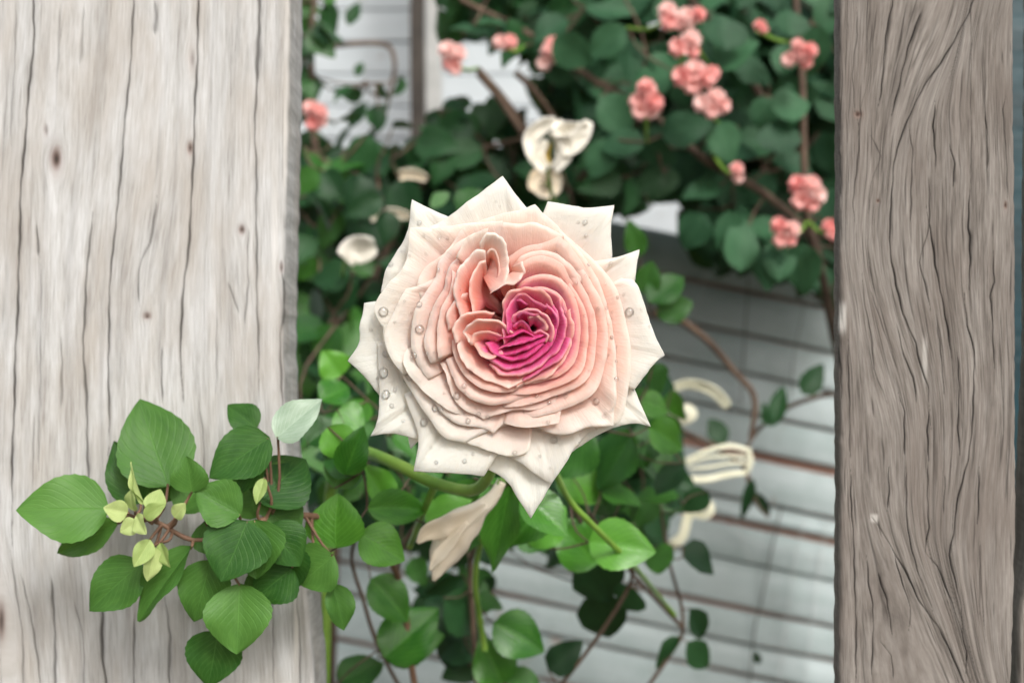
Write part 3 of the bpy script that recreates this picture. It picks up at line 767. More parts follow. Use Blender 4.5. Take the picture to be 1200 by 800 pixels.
petal_bvh = []
def petal(rim, z, L, D, lip=4, lw=6, ctr=None, bias=0.0, ruf=1.0, seed=0, tuck=6, depth_root=-70, deep=30, drift_amp=0.0, ztilt=(0, 0), spacing=3.2, corner_drop=0):
    """one petal: rim traced in photo pixels ('*' marks a pointed corner), z = height of the rim towards the camera (px),
    L = length of the visible blade inwards (px), D = how far it sinks over that length"""
    ctr = HEART if ctr is None else Vector(ctr)
    spans = [[]]
    for p in rim:
        q = Vector((p[0], p[1])); spans[-1].append(q)
        if len(p) > 2: spans.append([q])
    spans = [s for s in spans if len(s) > 1]
    pts = []; corner = []
    for s in spans:
        ln = sum((b - a).length for a, b in zip(s, s[1:])); n = max(4, int(ln / spacing))
        cr = catmull(s, n)
        corner.append(len(pts) + n if s is not spans[-1] else None)
        pts += cr if not pts else cr[1:]
    corner = []
    acc = 0
    cidx = [p for p in rim if len(p) > 2]
    n = len(pts)
    S = [0.0]
    for a, b in zip(pts, pts[1:]): S.append(S[-1] + (b - a).length)
    tot = S[-1]
    nr = 13
    drift = drift_amp
    ss = [L * (k / nr) ** 1.7 for k in range(nr + 1)]
    V = []; UV = []; C = []
    for k, s0 in enumerate(ss):
        for c in range(n):
            p = pts[c]; v = ctr - p; dist = v.length
            dirv = v / dist if dist > 1e-6 else Vector((0, 0))
            s = s0 * min(1.0, dist * 0.8 / L)
            q = p + dirv * s
            u = S[c] / tot
            h = z + ztilt[0] * (1 - u) + ztilt[1] * u
            if s0 < lw: h -= lip * (1 - s0 / lw) ** 2
            else: h -= D * ((s0 - lw) / (L - lw)) ** 1.2
            h -= tuck * abs(2 * u - 1) ** 5
            for cp in cidx:                       # pointed tips curl back a little
                dd = (p - Vector((cp[0], cp[1]))).length
                h -= corner_drop * math.exp(-(dd / 9) ** 2) * max(0, 1 - s0 / 16)
            fr = max(0.0, 1 - s0 / (L * 0.9))
            nz1 = noise.noise(Vector((S[c] / 17, s0 / 60, seed * 3.7)))
            nz2 = noise.noise(Vector((S[c] / 6.5, s0 / 40, seed * 5.1 + 9)))
            nz3 = noise.noise(Vector((S[c] / 40, s0 / 50, seed * 1.9 + 4)))
            h += ruf * fr * (3.2 * nz1 + 1.2 * nz2 + 5.0 * nz3)
            nz4 = noise.noise(Vector((S[c] / 62, 3.3, seed * 2.3 + 1)))
            h += drift * fr * nz4 * 1.1
            q = q + dirv * (-drift * 1.3 * fr * nz4)
            q = q + dirv * (-ruf * fr * (1.8 * nz1 + 0.9 * nz2 + 1.5 * nz3))
            V.append(P(q.x, q.y, ROSE_D - h * ROSE_K))
            inner = 1 - math.exp(-s0 / 11) - 0.55 * math.exp(-s0 / 2.2)
            UV.append((S[c] / 100, s0 / 100)); C.append(pigment(q.x, q.y, inner, bias + 4 * nz3 + 3 * nz1, deep))
    for c in range(n):                            # claw: runs down to the receptacle
        u = S[c] / tot
        a = P(HEART.x + (pts[c].x - HEART.x) * 0.06, HEART.y + (pts[c].y - HEART.y) * 0.06, ROSE_D - depth_root * ROSE_K)
        V.append(a); UV.append((S[c] / 100, L / 100 + 0.6)); C.append(pigment(HEART.x, HEART.y, 0, 60))
    F = []
    rows = nr + 2
    for k in range(rows - 1):
        for c in range(n - 1):
            F.append((k * n + c, (k + 1) * n + c, (k + 1) * n + c + 1, k * n + c + 1))
    o = mesh_obj('petal', V, F, MAT['petal'], rose)
    me = o.data
    ca_ = me.color_attributes.new('pigment', 'FLOAT_COLOR', 'POINT')
    ca_.data.foreach_set('color', np.concatenate([np.array(C), np.ones((len(C), 1))], 1).reshape(-1).astype(np.float32))
    uvl = me.uv_layers.new(name='UVMap')
    for l in me.loops: uvl.data[l.index].uv = UV[l.vertex_index]
    md = o.modifiers.new('thickness', 'SOLIDIFY'); md.thickness = 0.00018; md.offset = 0
    petal_bvh.append((V, F))
    return o

X = 1
guards = [
    ([(497, 270), (528, 252), (560, 228), (589, 206, X), (603, 226), (624, 252)], -8),
    ([(446, 342), (451, 320), (462, 298), (477, 272), (483, 234, X), (505, 245), (534, 258)], -14),
    ([(446, 352), (427, 355, X), (422, 380), (420, 402), (407, 423, X), (426, 440), (446, 466)], -16),
    ([(442, 402), (444, 450), (443, 490), (434, 511, X), (460, 508), (494, 516)], -8),
    ([(474, 500), (481, 526, X), (494, 512)], -20),
    ([(473, 462), (486, 498), (490, 520), (485, 552, X), (525, 554), (567, 557, X), (584, 532)], 0),
    ([(566, 546), (592, 562), (606, 582), (622, 607, X), (636, 584), (652, 556)], -14),
    ([(580, 528), (610, 542), (628, 556), (646, 567, X), (660, 546), (674, 524), (694, 503)], -2),
    ([(662, 534), (690, 516), (718, 501), (744, 496), (763, 500, X), (752, 476), (741, 450)], -14),
    ([(728, 326), (745, 331), (757, 362), (768, 394), (779, 416, X), (765, 428), (742, 458)], -4),
    ([(690, 307), (724, 301), (750, 292, X), (746, 312), (743, 335), (746, 356)], -10),
    ([(630, 266), (642, 236, X), (684, 243), (720, 240, X), (716, 268), (718, 306)], -18),
]
for i, (rim, z) in enumerate(guards):
    petal(rim, z, 95, 14, lip=2.5, lw=9, bias=20, deep=10, ruf=0.55, seed=i, tuck=3, corner_drop=5)
mids = [ # rim, z, L, D
    ([(453, 388), (439, 362), (455, 335), (474, 312), (482, 268, X), (510, 267), (545, 263), (570, 262)], 6, 70, 22),
    ([(536, 268), (560, 258), (580, 252), (605, 247), (627, 238, X), (650, 259), (676, 288)], 8, 60, 22),
    ([(650, 262), (662, 273), (699, 305), (726, 352), (738, 400), (737, 450), (728, 494), (700, 505)], 6, 50, 20),
    ([(655, 270), (668, 284), (698, 325), (713, 362), (721, 410), (720, 455), (719, 499, X), (690, 501), (655, 509), (628, 500)], 14, 52, 22),
    ([(520, 500), (545, 516), (575, 528), (602, 536), (619, 530), (624, 508)], 6, 55, 20),
    ([(449, 380), (449, 405), (458, 424), (476, 452), (500, 486), (520, 511), (545, 517, X), (565, 508), (600, 498)], 10, 60, 22),
    ([(500, 462), (515, 482), (535, 497), (560, 503), (577, 511, X), (592, 499), (625, 490), (660, 474)], 15, 48, 20),
    ([(590, 494), (612, 499), (634, 498), (655, 496, X), (663, 472), (688, 440)], 18, 42, 18),
    ([(476, 440), (456, 414), (449, 391), (460, 366), (477, 339, X), (500, 333), (525, 318)], 15, 52, 24),
    ([(494, 356), (487, 333), (495, 313), (520, 296), (540, 270), (560, 262), (590, 262)], 17, 42, 22),
    ([(560, 262), (585, 258), (606, 262), (625, 262), (640, 268), (660, 280)], 16, 40, 20),
    ([(500, 446), (486, 425), (480, 397), (489, 362), (507, 326), (512, 302), (535, 283), (558, 272)], 24, 42, 24),
    ([(478, 408), (474, 425), (488, 452), (505, 468), (525, 482), (545, 490)], 18, 45, 20),
    ([(506, 426), (497, 400), (503, 366), (518, 336), (524, 312), (545, 290)], 29, 36, 22),
    ([(516, 420), (512, 396), (517, 366), (530, 340), (532, 318)], 33, 28, 20),
    ([(516, 425), (522, 440), (528, 466), (544, 486), (564, 497, X), (598, 484), (630, 480), (655, 468)], 22, 40, 22),
    ([(640, 288), (662, 298), (687, 326), (704, 362), (711, 402), (706, 440), (690, 464), (655, 482), (612, 488)], 21, 36, 22),
    ([(645, 300), (668, 312), (685, 338), (698, 372), (701, 408), (693, 440), (670, 460), (635, 470), (590, 474)], 26, 32, 22),
    ([(650, 312), (668, 326), (682, 350), (690, 380), (690, 412), (680, 437), (656, 452), (625, 461), (596, 462)], 31, 28, 22),
    ([(655, 326), (668, 342), (678, 365), (681, 392), (677, 418), (662, 437), (640, 448), (612, 454)], 35, 25, 22),
    ([(594, 302), (614, 290), (640, 284), (655, 279, X), (672, 298), (692, 326)], 22, 34, 20),
    ([(600, 312), (612, 299), (630, 292), (650, 294), (668, 308), (684, 330)], 26, 28, 18),
    ([(602, 324), (612, 309), (636, 303), (658, 312), (676, 334)], 31, 26, 18),
    ([(605, 338), (616, 328), (636, 322), (658, 328), (674, 350)], 35, 22, 18),
    ([(608, 344), (620, 337), (640, 336), (660, 347), (671, 374)], 38, 18, 18),
    ([(524, 420), (530, 440), (546, 462), (572, 474), (604, 470), (632, 462)], 27, 30, 20),
    ([(528, 398), (530, 418), (542, 440), (566, 456), (596, 460), (618, 452)], 32, 30, 20),
]
rp = random.Random(21)
for i, (rim, z, L, D) in enumerate(mids):
    petal(rim, z, L, D * 0.78, lip=rp.uniform(-.3, 2.2), lw=rp.uniform(3, 7), bias=0, deep=20, ruf=rp.uniform(.25, .8), drift_amp=rp.uniform(2.5, 6), seed=30 + i, tuck=7)
W = (622, 384)
inner = [ # rim, z, L, D, ctr, bias
    ([(536, 398), (540, 420), (556, 438), (580, 450), (597, 454, X), (614, 446), (626, 436)], 38, 26, 20, W, 14),
    ([(604, 454), (623, 450), (648, 437), (665, 416), (672, 390), (668, 362)], 39, 20, 20, W, 6),
    ([(572, 428), (590, 441), (615, 438), (640, 424), (660, 404), (665, 376), (656, 350)], 42, 18, 20, W, -6),
    ([(562, 408), (577, 426), (597, 434), (622, 425), (645, 407), (655, 380), (650, 356)], 44, 17, 20, W, -16),
    ([(568, 402), (580, 416), (600, 424), (620, 417), (638, 404)], 45, 15, 18, W, -22),
    ([(590, 404), (588, 376), (591, 350), (606, 338), (628, 338), (646, 350), (656, 368)], 42, 18, 20, W, 8),
    ([(596, 392), (594, 368), (600, 350), (612, 344), (626, 352), (642, 360)], 44, 14, 18, W, -6),
    ([(597, 378), (602, 368), (613, 363), (629, 362), (643, 372), (649, 388), (646, 402)], 45, 12, 18, (620, 386), 16),
    ([(604, 372), (612, 366), (626, 369), (638, 366)], 43, 9, 16, (618, 382), 4),
    ([(618, 372), (630, 368), (642, 378), (641, 388)], 44, 12, 12, (622, 388), 34),
    ([(600, 384), (607, 376), (618, 380), (624, 390)], 43, 8, 14, (612, 392), 8),
    ([(624, 390), (634, 386), (644, 392), (640, 402)], 43, 8, 12, (630, 398), 22),
    ([(582, 399), (598, 394), (614, 390), (627, 394)], 42, 10, 16, (612, 376), -14),
    ([(584, 409), (604, 403), (622, 399), (641, 393)], 43.5, 11, 16, (614, 380), -8),
    ([(578, 418), (598, 416), (622, 408), (643, 397)], 44, 11, 16, (612, 384), -18),
    ([(612, 446), (626, 440), (642, 430), (660, 414), (668, 396)], 40, 14, 18, W, -22),
    ([(596, 362), (600, 352), (610, 350), (620, 357)], 42, 8, 14, (606, 366), -12),
    ([(640, 356), (650, 364), (655, 378), (652, 394)], 43, 9, 14, W, -10),
    # tall folded petals either side of the left cleft
    ([(540, 374), (532, 346), (536, 322), (545, 305), (557, 294), (569, 295)], 41, 34, 26, (573, 366), 30),
    ([(556, 372), (550, 346), (553, 324), (561, 308), (569, 304)], 40, 18, 26, (575, 352), 4),
    ([(562, 284), (570, 273, X), (583, 273), (593, 288), (597, 310), (592, 330), (575, 343)], 43, 26, 26, (563, 318), 34),
    ([(570, 296), (577, 290), (584, 300), (587, 316), (582, 334)], 37, 14, 22, (571, 330), -6),
    ([(574, 344), (590, 334), (603, 333), (617, 320, X), (612, 306)], 44, 14, 16, (592, 316), 26),
    ([(534, 302), (545, 282), (560, 272), (572, 268)], 36, 30, 22, (566, 330), 20),
    # horizontal ruffled petals at the left of the heart
    ([(550, 402), (541, 388, X), (553, 378), (570, 374), (586, 375), (602, 390)], 47, 16, 22, (580, 402), 30),
    ([(534, 402), (531, 384), (541, 370), (560, 364), (580, 366)], 42, 20, 24, (566, 392), 14),
    ([(552, 404), (556, 392), (572, 388), (590, 392)], 44, 12, 18, (580, 408), 12),
    ([(552, 398), (560, 412), (576, 420), (590, 414)], 43, 14, 18, (582, 398), 6),
    ([(524, 388), (524, 366), (536, 348), (548, 342)], 38, 26, 22, (565, 375), 10),
]
for i, (rim, z, L, D, ct, bias) in enumerate(inner):
    petal(rim, z, L, D * 1.15, lip=rp.uniform(-.5, 1.2), lw=2.2, ctr=ct, bias=bias, ruf=1.35, seed=70 + i, tuck=4, spacing=2.0, depth_root=-60, corner_drop=2)

# receptacle, sepals and stem
hx = P(HEART.x, HEART.y, ROSE_D + 60 * ROSE_K)
V, F = tube_geo([hx + Vector((0, t, -t * 0.25)) for t in (0, .004, .010, .016, .022)], 0.010, 0.003, 14)
for i in range(14):
    pass
mesh_obj('receptacle', V, F, MAT['stem_green'], rose)
for k in range(5):
    a = k * 1.2566 + 0.4
    b = hx + Vector((0, 0.006, 0)); t = b + Vector((math.cos(a) * .030, .020, math.sin(a) * .030))
    add_leaf(HI['leaf_front'][k], rose, b, t, 0.010, Vector((math.cos(a) * .6, -1, math.sin(a) * .6)).normalized(), 'sepal')
stem_rose = [hx + Vector((0, .02, -.006)), P(585, 520, 0.62), P(560, 572, 0.645), P(510, 566, 0.665), P(470, 546, 0.675), P(430, 530, 0.695), P(408, 530, 0.72), P(396, 560, 0.78), P(380, 800, 0.80), Vector((-0.12, 0.80, 0))]
tube('stem', stem_rose, 0.0026, 0.0034, MAT['stem_green'], rose, n=40)

# water drops on the petals
allV, allF = [], []
for V, F in petal_bvh:
    b = len(allV); allV += V; allF += [tuple(i + b for i in f) for f in F]
bvh = BVHTree.FromPolygons(allV, allF)
drops = []
for (cx, cy, s, lst) in [
    (420, 220, 4.444, [(130, 645, 26), (318, 182, 12), (340, 250, 8), (423, 255, 10), (465, 262, 8), (170, 400, 13), (418, 430, 9), (448, 435, 6), (318, 608, 16), (318, 735, 22), (458, 655, 8), (265, 355, 7), (735, 95, 6), (275, 650, 6), (225, 330, 5), (240, 590, 6), (190, 700, 8), (65, 740, 9)]),
    (600, 220, 4.442, [(612, 645, 22), (400, 400, 9), (385, 248, 9), (515, 395, 11), (380, 180, 14), (345, 180, 9), (490, 627, 9), (450, 628, 9), (515, 680, 8), (520, 780, 9), (335, 495, 9), (550, 570, 9), (485, 500, 6), (448, 740, 5), (385, 455, 6)]),
    (400, 390, 3.635, [(290, 187, 17), (190, 90, 14), (180, 170, 22), (190, 262, 20), (228, 243, 9), (215, 310, 10), (352, 380, 17), (557, 165, 13), (492, 268, 15), (522, 225, 11), (623, 358, 10), (540, 375, 12), (405, 550, 8), (525, 545, 10), (264, 375, 7), (365, 85, 10), (270, 205, 6), (380, 485, 5), (560, 515, 7), (437, 258, 6), (585, 345, 9), (310, 95, 14), (400, 320, 16), (425, 330, 10), (250, 420, 5)]),
    (590, 390, 3.635, [(398, 290, 14), (480, 195, 10), (195, 295, 8), (430, 355, 10), (190, 380, 8), (155, 525, 6), (215, 455, 15), (460, 18, 7), (480, 120, 6), (140, 270, 7), (265, 270, 10), (48, 510, 9), (120, 300, 5), (460, 330, 7), (480, 60, 5), (330, 300, 5)])]:
    for (x, y, r) in lst: drops.append((cx + x / s, cy + y / s, r / s))
rdn = random.Random(5)
for _ in range(46):
    a = rdn.uniform(0, 6.28); rr = rdn.uniform(70, 165)
    drops.append((600 + rr * math.cos(a), 395 + rr * math.sin(a), rdn.uniform(0.8, 1.7)))
bm = bmesh.new(); bmesh.ops.create_uvsphere(bm, u_segments=16, v_segments=10, radius=1)
for v in bm.verts:
    if v.co.z < 0: v.co.z *= 0.25
drop_me = bpy.data.meshes.new('water_drop'); bm.to_mesh(drop_me); bm.free(); drop_me.shade_smooth(); drop_me.materials.append(MAT['water'])
origin = Vector((0, 0, CAM_H))
for (x, y, r) in drops:
    dv = (P(x, y, 1.0) - origin).normalized()
    hit, nrm, _, _ = bvh.ray_cast(origin, dv)
    if hit is None: continue
    if nrm.dot(dv) > 0: nrm = -nrm
    rr = r * ROSE_K
    o = bpy.data.objects.new('water_drop', drop_me); COL.objects.link(o)
    q = nrm.to_track_quat('Z', 'Y')
    o.matrix_basis = Matrix.Translation(hit + nrm * (0.05 * rr + 0.00012)) @ q.to_matrix().to_4x4() @ Matrix.Diagonal((rr * rdn.uniform(.9, 1.15), rr * rdn.uniform(.9, 1.1), rr * rdn.uniform(.75, 1.0), 1))
    size = 'large' if r > 4.0 else ('middling' if r > 2.1 else 'tiny')
    dx_, dy_ = x - 600, y - 395
    zone = 'outer cream rose petal' if math.hypot(dx_, dy_) > 128 else 'inner pink rose petal'
    side = ('towards the brown board' if dx_ > 0 else 'towards the pale board') if abs(dx_) > abs(dy_) else ('towards the ivory bloom' if dy_ < 0 else 'towards the withered tan bloom')
    lab = f'{size} clear water drop on an {zone} {side}'
    tag(o, lab, 'water drop', f'{size} drops on {zone}s {side}')

# ------------------------------------------------------------------ plants between and behind the boards
def inside(poly, x, y):
    r = False; n = len(poly)
    for i in range(n):
        x1, y1 = poly[i]; x2, y2 = poly[(i + 1) % n]
        if (y1 > y) != (y2 > y) and x < (x2 - x1) * (y - y1) / (y2 - y1) + x1: r = not r
    return r

def fill(parent, poly, n, dr, size, key, rng, links, stems, facing=0.55, holes=()):
    xs = [p[0] for p in poly]; ys = [p[1] for p in poly]; k = 0; tries = 0
    while k < n and tries < n * 60:
        tries += 1
        x = rng.uniform(min(xs), max(xs)); y = rng.uniform(min(ys), max(ys))
        if not inside(poly, x, y) or any(inside(h, x, y) for h in holes): continue
        d = rng.uniform(*dr); b = P(x, y, d)
        a = rng.gauss(-math.pi / 2, 1.25); L = rng.uniform(*size) * d / FPX
        dirv = Vector((math.cos(a), rng.uniform(-.5, .25), math.sin(a))).normalized()
        t = b + dirv * L
        nrm = (Vector((0, -1, 0.35)) * facing + Vector((rng.gauss(0, .5), rng.gauss(0, .3), rng.gauss(.15, .45)))).normalized()
        kk = key if isinstance(key, str) else rng.choice(key)
        add_leaf(rng.choice(LO[kk]), parent, b - dirv * L * .5, t - dirv * L * .5, L * rng.uniform(.68, .9), nrm)
        bb = b - dirv * L * .5
        q = min(stems, key=lambda s: (s - bb).length)
        links.append((q, bb)); stems.append(bb)
        k += 1

def back_layer(parent, poly, n, dr, size, key, rng, name='leaves'):
    """the leaves past the first three hundred: one joined part"""
    xs = [p[0] for p in poly]; ys = [p[1] for p in poly]; V = []; F = []; UV = []; k = 0
    while k < n:
        x = rng.uniform(min(xs), max(xs)); y = rng.uniform(min(ys), max(ys))
        if not inside(poly, x, y): continue
        d = rng.uniform(*dr); a = rng.uniform(0, 6.28); L = rng.uniform(*size) * d / FPX
        dirv = Vector((math.cos(a), rng.uniform(-.5, .3), math.sin(a))).normalized(); b = P(x, y, d) - dirv * L * .5
        M = leaf_matrix(b, b + dirv * L, L * rng.uniform(.7, .9), Vector((rng.gauss(0, .5), -.8, rng.gauss(.2, .5))).normalized())
        me = rng.choice(LO[key]); o_ = len(V)
        V += [M @ v.co for v in me.vertices]; F += [tuple(i + o_ for i in p.vertices) for p in me.polygons]; k += 1
    o = mesh_obj(name, V, F, MAT[key], parent); o['kind'] = 'stuff'; return o

rng = random.Random(11)
# pink-flowered bush, upper right
bush = thing('rose_bush', Vector((0.34, 1.22, 0)), 'dense dark green bush full of small pink flower clusters beside the brown board', 'bush')
root = Vector((0.34, 1.22, 0))
bs = [[root, P(1040, 700, 1.22), P(985, 420, 1.2), P(930, 200, 1.16), P(860, 60, 1.14), P(790, -20, 1.14)],
      [P(1010, 480, 1.21), P(960, 300, 1.17), P(900, 230, 1.12), P(830, 190, 1.12), P(760, 130, 1.12), P(690, 90, 1.13), P(620, 40, 1.15), P(540, 0, 1.16)],
      [P(985, 420, 1.2), P(965, 330, 1.12), P(945, 240, 1.09), P(940, 90, 1.09), P(930, -30, 1.1)],
      [P(660, 215, 1.2), P(622, 160, 1.18), P(590, 115, 1.16), P(560, 80, 1.15)], [P(760, 130, 1.12), P(690, 200, 1.18), P(650, 240, 1.22)]]
spts = []
for i, b in enumerate(bs):
    tube('stem', b, 0.007 if i == 0 else 0.0038, 0.0022, MAT['stem_brown'], bush, n=34); spts += catmull(b, 24)[4:]
tube('stem', [P(560, 85, 1.14), P(585, 115, 1.145), P(612, 155, 1.15)], .003, .0028, MAT['stem_brown'], bush)
tube('stem', [P(604, 85, 1.16), P(625, 105, 1.16), P(650, 140, 1.17)], .0028, .0026, MAT['stem_brown'], bush)
links = []
poly_r = [(700, -40), (1030, -40), (1030, 300), (975, 345), (945, 330), (915, 310), (850, 300), (815, 275), (830, 225), (770, 222), (725, 235), (690, 225), (690, 150), (640, 120), (650, 80), (690, 40)]
fill(bush, poly_r, 150, (1.17, 1.27), (48, 66), 'leaf_blue', rng, links, spts, .75)
fill(bush, poly_r, 62, (1.08, 1.16), (46, 62), 'leaf_blue', rng, links, spts, 1.1)
fill(bush, [(515, -40), (720, -40), (700, 110), (665, 120), (640, 85), (600, 70), (560, 66), (516, 60)], 58, (1.14, 1.22), (38, 56), ['leaf_blue', 'leaf_dark'], rng, links, spts, .6)
fill(bush, [(670, 150), (760, 150), (790, 215), (740, 245), (690, 235)], 26, (1.1, 1.2), (40, 56), 'leaf_dark', rng, links, spts, .7)
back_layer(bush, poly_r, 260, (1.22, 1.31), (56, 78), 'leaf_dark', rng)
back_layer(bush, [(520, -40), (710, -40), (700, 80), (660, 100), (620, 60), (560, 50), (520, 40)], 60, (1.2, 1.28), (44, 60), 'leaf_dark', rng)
twigs(bush, links, 0.0012, MAT['stem_brown'], 'twigs')
for (bx, by, tx, ty, w) in [(868, 318, 866, 250, 44), (912, 330, 914, 268, 40), (938, 285, 945, 348, 46), (905, 290, 902, 342, 40), (825, 250, 800, 292, 44), (852, 246, 862, 306, 44), (912, 180, 914, 136, 52), (905, 128, 950, 118, 46), (850, 60, 848, 16, 56), (926, 44, 928, 10, 44)]:
    px_leaf(bush, 'leaf_blue', bx, by, tx, ty, w, 1.07, .004, .2, rng.uniform(-.3, .3), hi=False)

def floret_mesh(seed):
    r = random.Random(seed); V = []; F = []
    for ring, (cnt, open_, h) in enumerate([(5, 1.25, .0), (6, .85, .15), (5, .45, .3)]):
        for k in range(cnt):
            a = 2 * math.pi * (k + .5 * ring) / cnt + r.uniform(-.2, .2); base = len(V)
            for i in range(5):
                t = i / 4
                for j in range(5):
                    s = j / 4 * 2 - 1
                    rad = math.sin(min(1.0, t * .95) * open_ * 1.1 + .15) * (.75 + .1 * math.sin(3 * s + k)) * (0.25 + .75 * t)
                    w = .42 * math.sin(math.pi * (0.12 + .72 * t)) * s
                    zz = h + t * math.cos(open_ * t) * .7 + .12 * s * s
                    x_, y_ = rad, w
                    V.append((x_ * math.cos(a) - y_ * math.sin(a), x_ * math.sin(a) + y_ * math.cos(a), zz - .35))
            for i in range(4):
                for j in range(4):
                    q = base + i * 5 + j; F.append((q, q + 1, q + 6, q + 5))
    me = bpy.data.meshes.new('floret'); me.from_pydata(V, [], F); me.shade_smooth(); me.materials.append(MAT['pink'])
    return me
FLO = [floret_mesh(i) for i in range(4)]
def cluster(parent, px, py, d, balls, stem_from):
    c = P(px, py, d)
    V, F = tube_geo(catmull([stem_from, (stem_from + c) / 2 + Vector((0, 0, -.006)), c + Vector((0, .006, -.003))], 8), .0012, .0016, 6)
    o = mesh_obj('flower_cluster', V, F, MAT['stem_green'], parent)
    for (dx, dy, r) in balls:
        q = P(px + dx, py + dy, d - rng.uniform(0, .006)); r = r * d / FPX
        f = bpy.data.objects.new('floret', rng.choice(FLO)); COL.objects.link(f)
        nrm = Vector((dx * .04, -1, .3 - dy * .04)).normalized().to_track_quat('Z', 'Y').to_matrix().to_4x4()
        place(f, o, Matrix.Translation(q) @ nrm @ Matrix.Rotation(rng.uniform(0, 6), 4, 'Z') @ Matrix.Scale(r * 1.45, 4))
def balls(n, R_, r, s):
    g_ = random.Random(s); out = []
    for k in range(n):
        a = 2 * math.pi * k / n + g_.uniform(-.4, .4); out.append((R_ * math.cos(a), R_ * math.sin(a), r * g_.uniform(.85, 1.15)))
    return out
clus = [(530, 66, [(-5, -6, 11), (5, -2, 11), (-2, 8, 10), (3, 14, 8)]), (592, 50, [(-5, 0, 9), (5, 0, 9)]), (643, 62, [(4, -8, 10), (6, 3, 10), (-5, 12, 9), (0, -2, 9)]),
        (782, 18, [(0, -4, 11), (2, 8, 10)]), (806, 22, [(0, 0, 13), (12, -4, 9), (-8, 6, 9)]), (803, 52, [(-8, 4, 11), (6, -4, 12), (8, 8, 9)]),
        (816, 90, [(-16, 0, 12), (-2, -6, 13), (10, 2, 12), (-4, 10, 11), (18, -4, 9)]), (834, 120, [(-10, 2, 11), (4, -4, 12), (12, 4, 10), (0, 10, 9)]),
        (757, 118, [(0, -14, 11), (-8, 2, 11), (8, 2, 12), (-6, 12, 10), (4, 12, 10)]), (937, 64, [(-12, 6, 9), (0, 0, 11), (10, -4, 10), (6, 8, 9), (-2, -10, 8)]),
        (863, 200, [(0, -2, 8), (2, 8, 7)]), (945, 225, [(-10, -8, 11), (4, -6, 13), (12, 4, 11), (-6, 10, 11), (6, 14, 9)]), (919, 273, [(-6, -8, 10), (8, -4, 10), (-4, 8, 9), (6, 8, 8)]), (972, 266, [(0, 0, 9), (4, 8, 8)]), (890, 30, [(0, 0, 7), (4, 4, 6)])]
for (px, py, bl) in clus:
    dc = 1.045 if px > 700 else 1.11
    q = min(spts, key=lambda s: (s - P(px, py, dc + .02)).length)
    cluster(bush, px, py, dc, bl, q)

# left: dark climber between the pale board and the rose
climb = thing('climbing_plant', Vector((-0.19, 1.25, 0)), 'dark green climbing plant filling the gap beside the pale board', 'climber')
root = Vector((-0.19, 1.25, 0))
cs = [[root, P(390, 700, 1.24), P(400, 420, 1.22), P(372, 200, 1.2), P(365, 60, 1.2), P(372, -40, 1.2)],
      [P(400, 420, 1.22), P(450, 300, 1.2), P(510, 200, 1.2), P(600, 165, 1.22), P(660, 160, 1.24)],
      [P(372, 60, 1.25), P(400, 53, 1.28), P(450, 52, 1.3), P(462, 70, 1.3), P(460, 95, 1.3), P(450, 140, 1.3)],
      [P(400, 420, 1.22), P(470, 420, 1.2), P(520, 460, 1.16)]]
cpts = []
for i, b in enumerate(cs):
    tube('stem', b, .006 if i == 0 else .0028, .0016, MAT['stem_brown'], climb, n=30); cpts += catmull(b, 24)[3:]
links = []
fill(climb, [(345, 175), (400, 165), (440, 175), (475, 200), (530, 150), (575, 130), (650, 160), (690, 180), (700, 260), (640, 250), (560, 240), (500, 300), (470, 420), (500, 500), (345, 500)], 190, (1.16, 1.3), (40, 62), 'leaf_dark', rng, links, cpts, .6)
fill(climb, [(350, 180), (440, 180), (470, 250), (430, 330), (420, 480), (350, 500)], 46, (1.04, 1.14), (40, 60), ['leaf_dark', 'leaf_mid'], rng, links, cpts, .8)
fill(climb, [(345, -40), (385, -40), (392, 40), (372, 110), (345, 110)], 22, (1.16, 1.24), (30, 46), ['leaf_dark', 'leaf_mid'], rng, links, cpts, .7)
fill(climb, [(375, 100), (470, 90), (480, 150), (440, 180), (370, 180)], 13, (1.18, 1.26), (22, 36), 'leaf_dark', rng, links, cpts, .3)
fill(climb, [(500, 90), (560, 110), (580, 160), (500, 180)], 14, (1.2, 1.26), (26, 40), 'leaf_dark', rng, links, cpts, .5)
fill(climb, [(440, 480), (480, 490), (470, 560), (350, 540), (350, 470)], 26, (0.86, 1.0), (40, 60), ['leaf_mid', 'leaf_dark'], rng, links, cpts, .8)
for (bx, by, tx, ty, w, d) in [(408, 30, 420, 2, 18, 1.25), (418, 90, 424, 72, 12, 1.25), (410, 150, 428, 118, 20, 1.24), (430, 140, 455, 120, 20, 1.24), (385, 60, 365, 20, 34, 1.2), (368, 150, 350, 110, 24, 1.2), (536, 248, 570, 222, 42, 0.95), (560, 250, 545, 222, 40, .96), (520, 240, 508, 226, 30, .97)]:
    px_leaf(climb, 'leaf_mid' if d < 1 else 'leaf_dark', bx, by, tx, ty, w, d, 0, .3, rng.uniform(-.4, .4), hi=False)
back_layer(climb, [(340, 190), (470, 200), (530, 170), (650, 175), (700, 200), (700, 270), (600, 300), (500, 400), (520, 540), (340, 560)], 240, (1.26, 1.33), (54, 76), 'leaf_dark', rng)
twigs(climb, links, 0.0011, MAT['stem_brown'], 'twigs')
cluster(climb, 369, 134, 1.14, [(-4, -6, 10), (5, -2, 10), (-2, 10, 9), (6, 8, 8)], P(372, 160, 1.19))

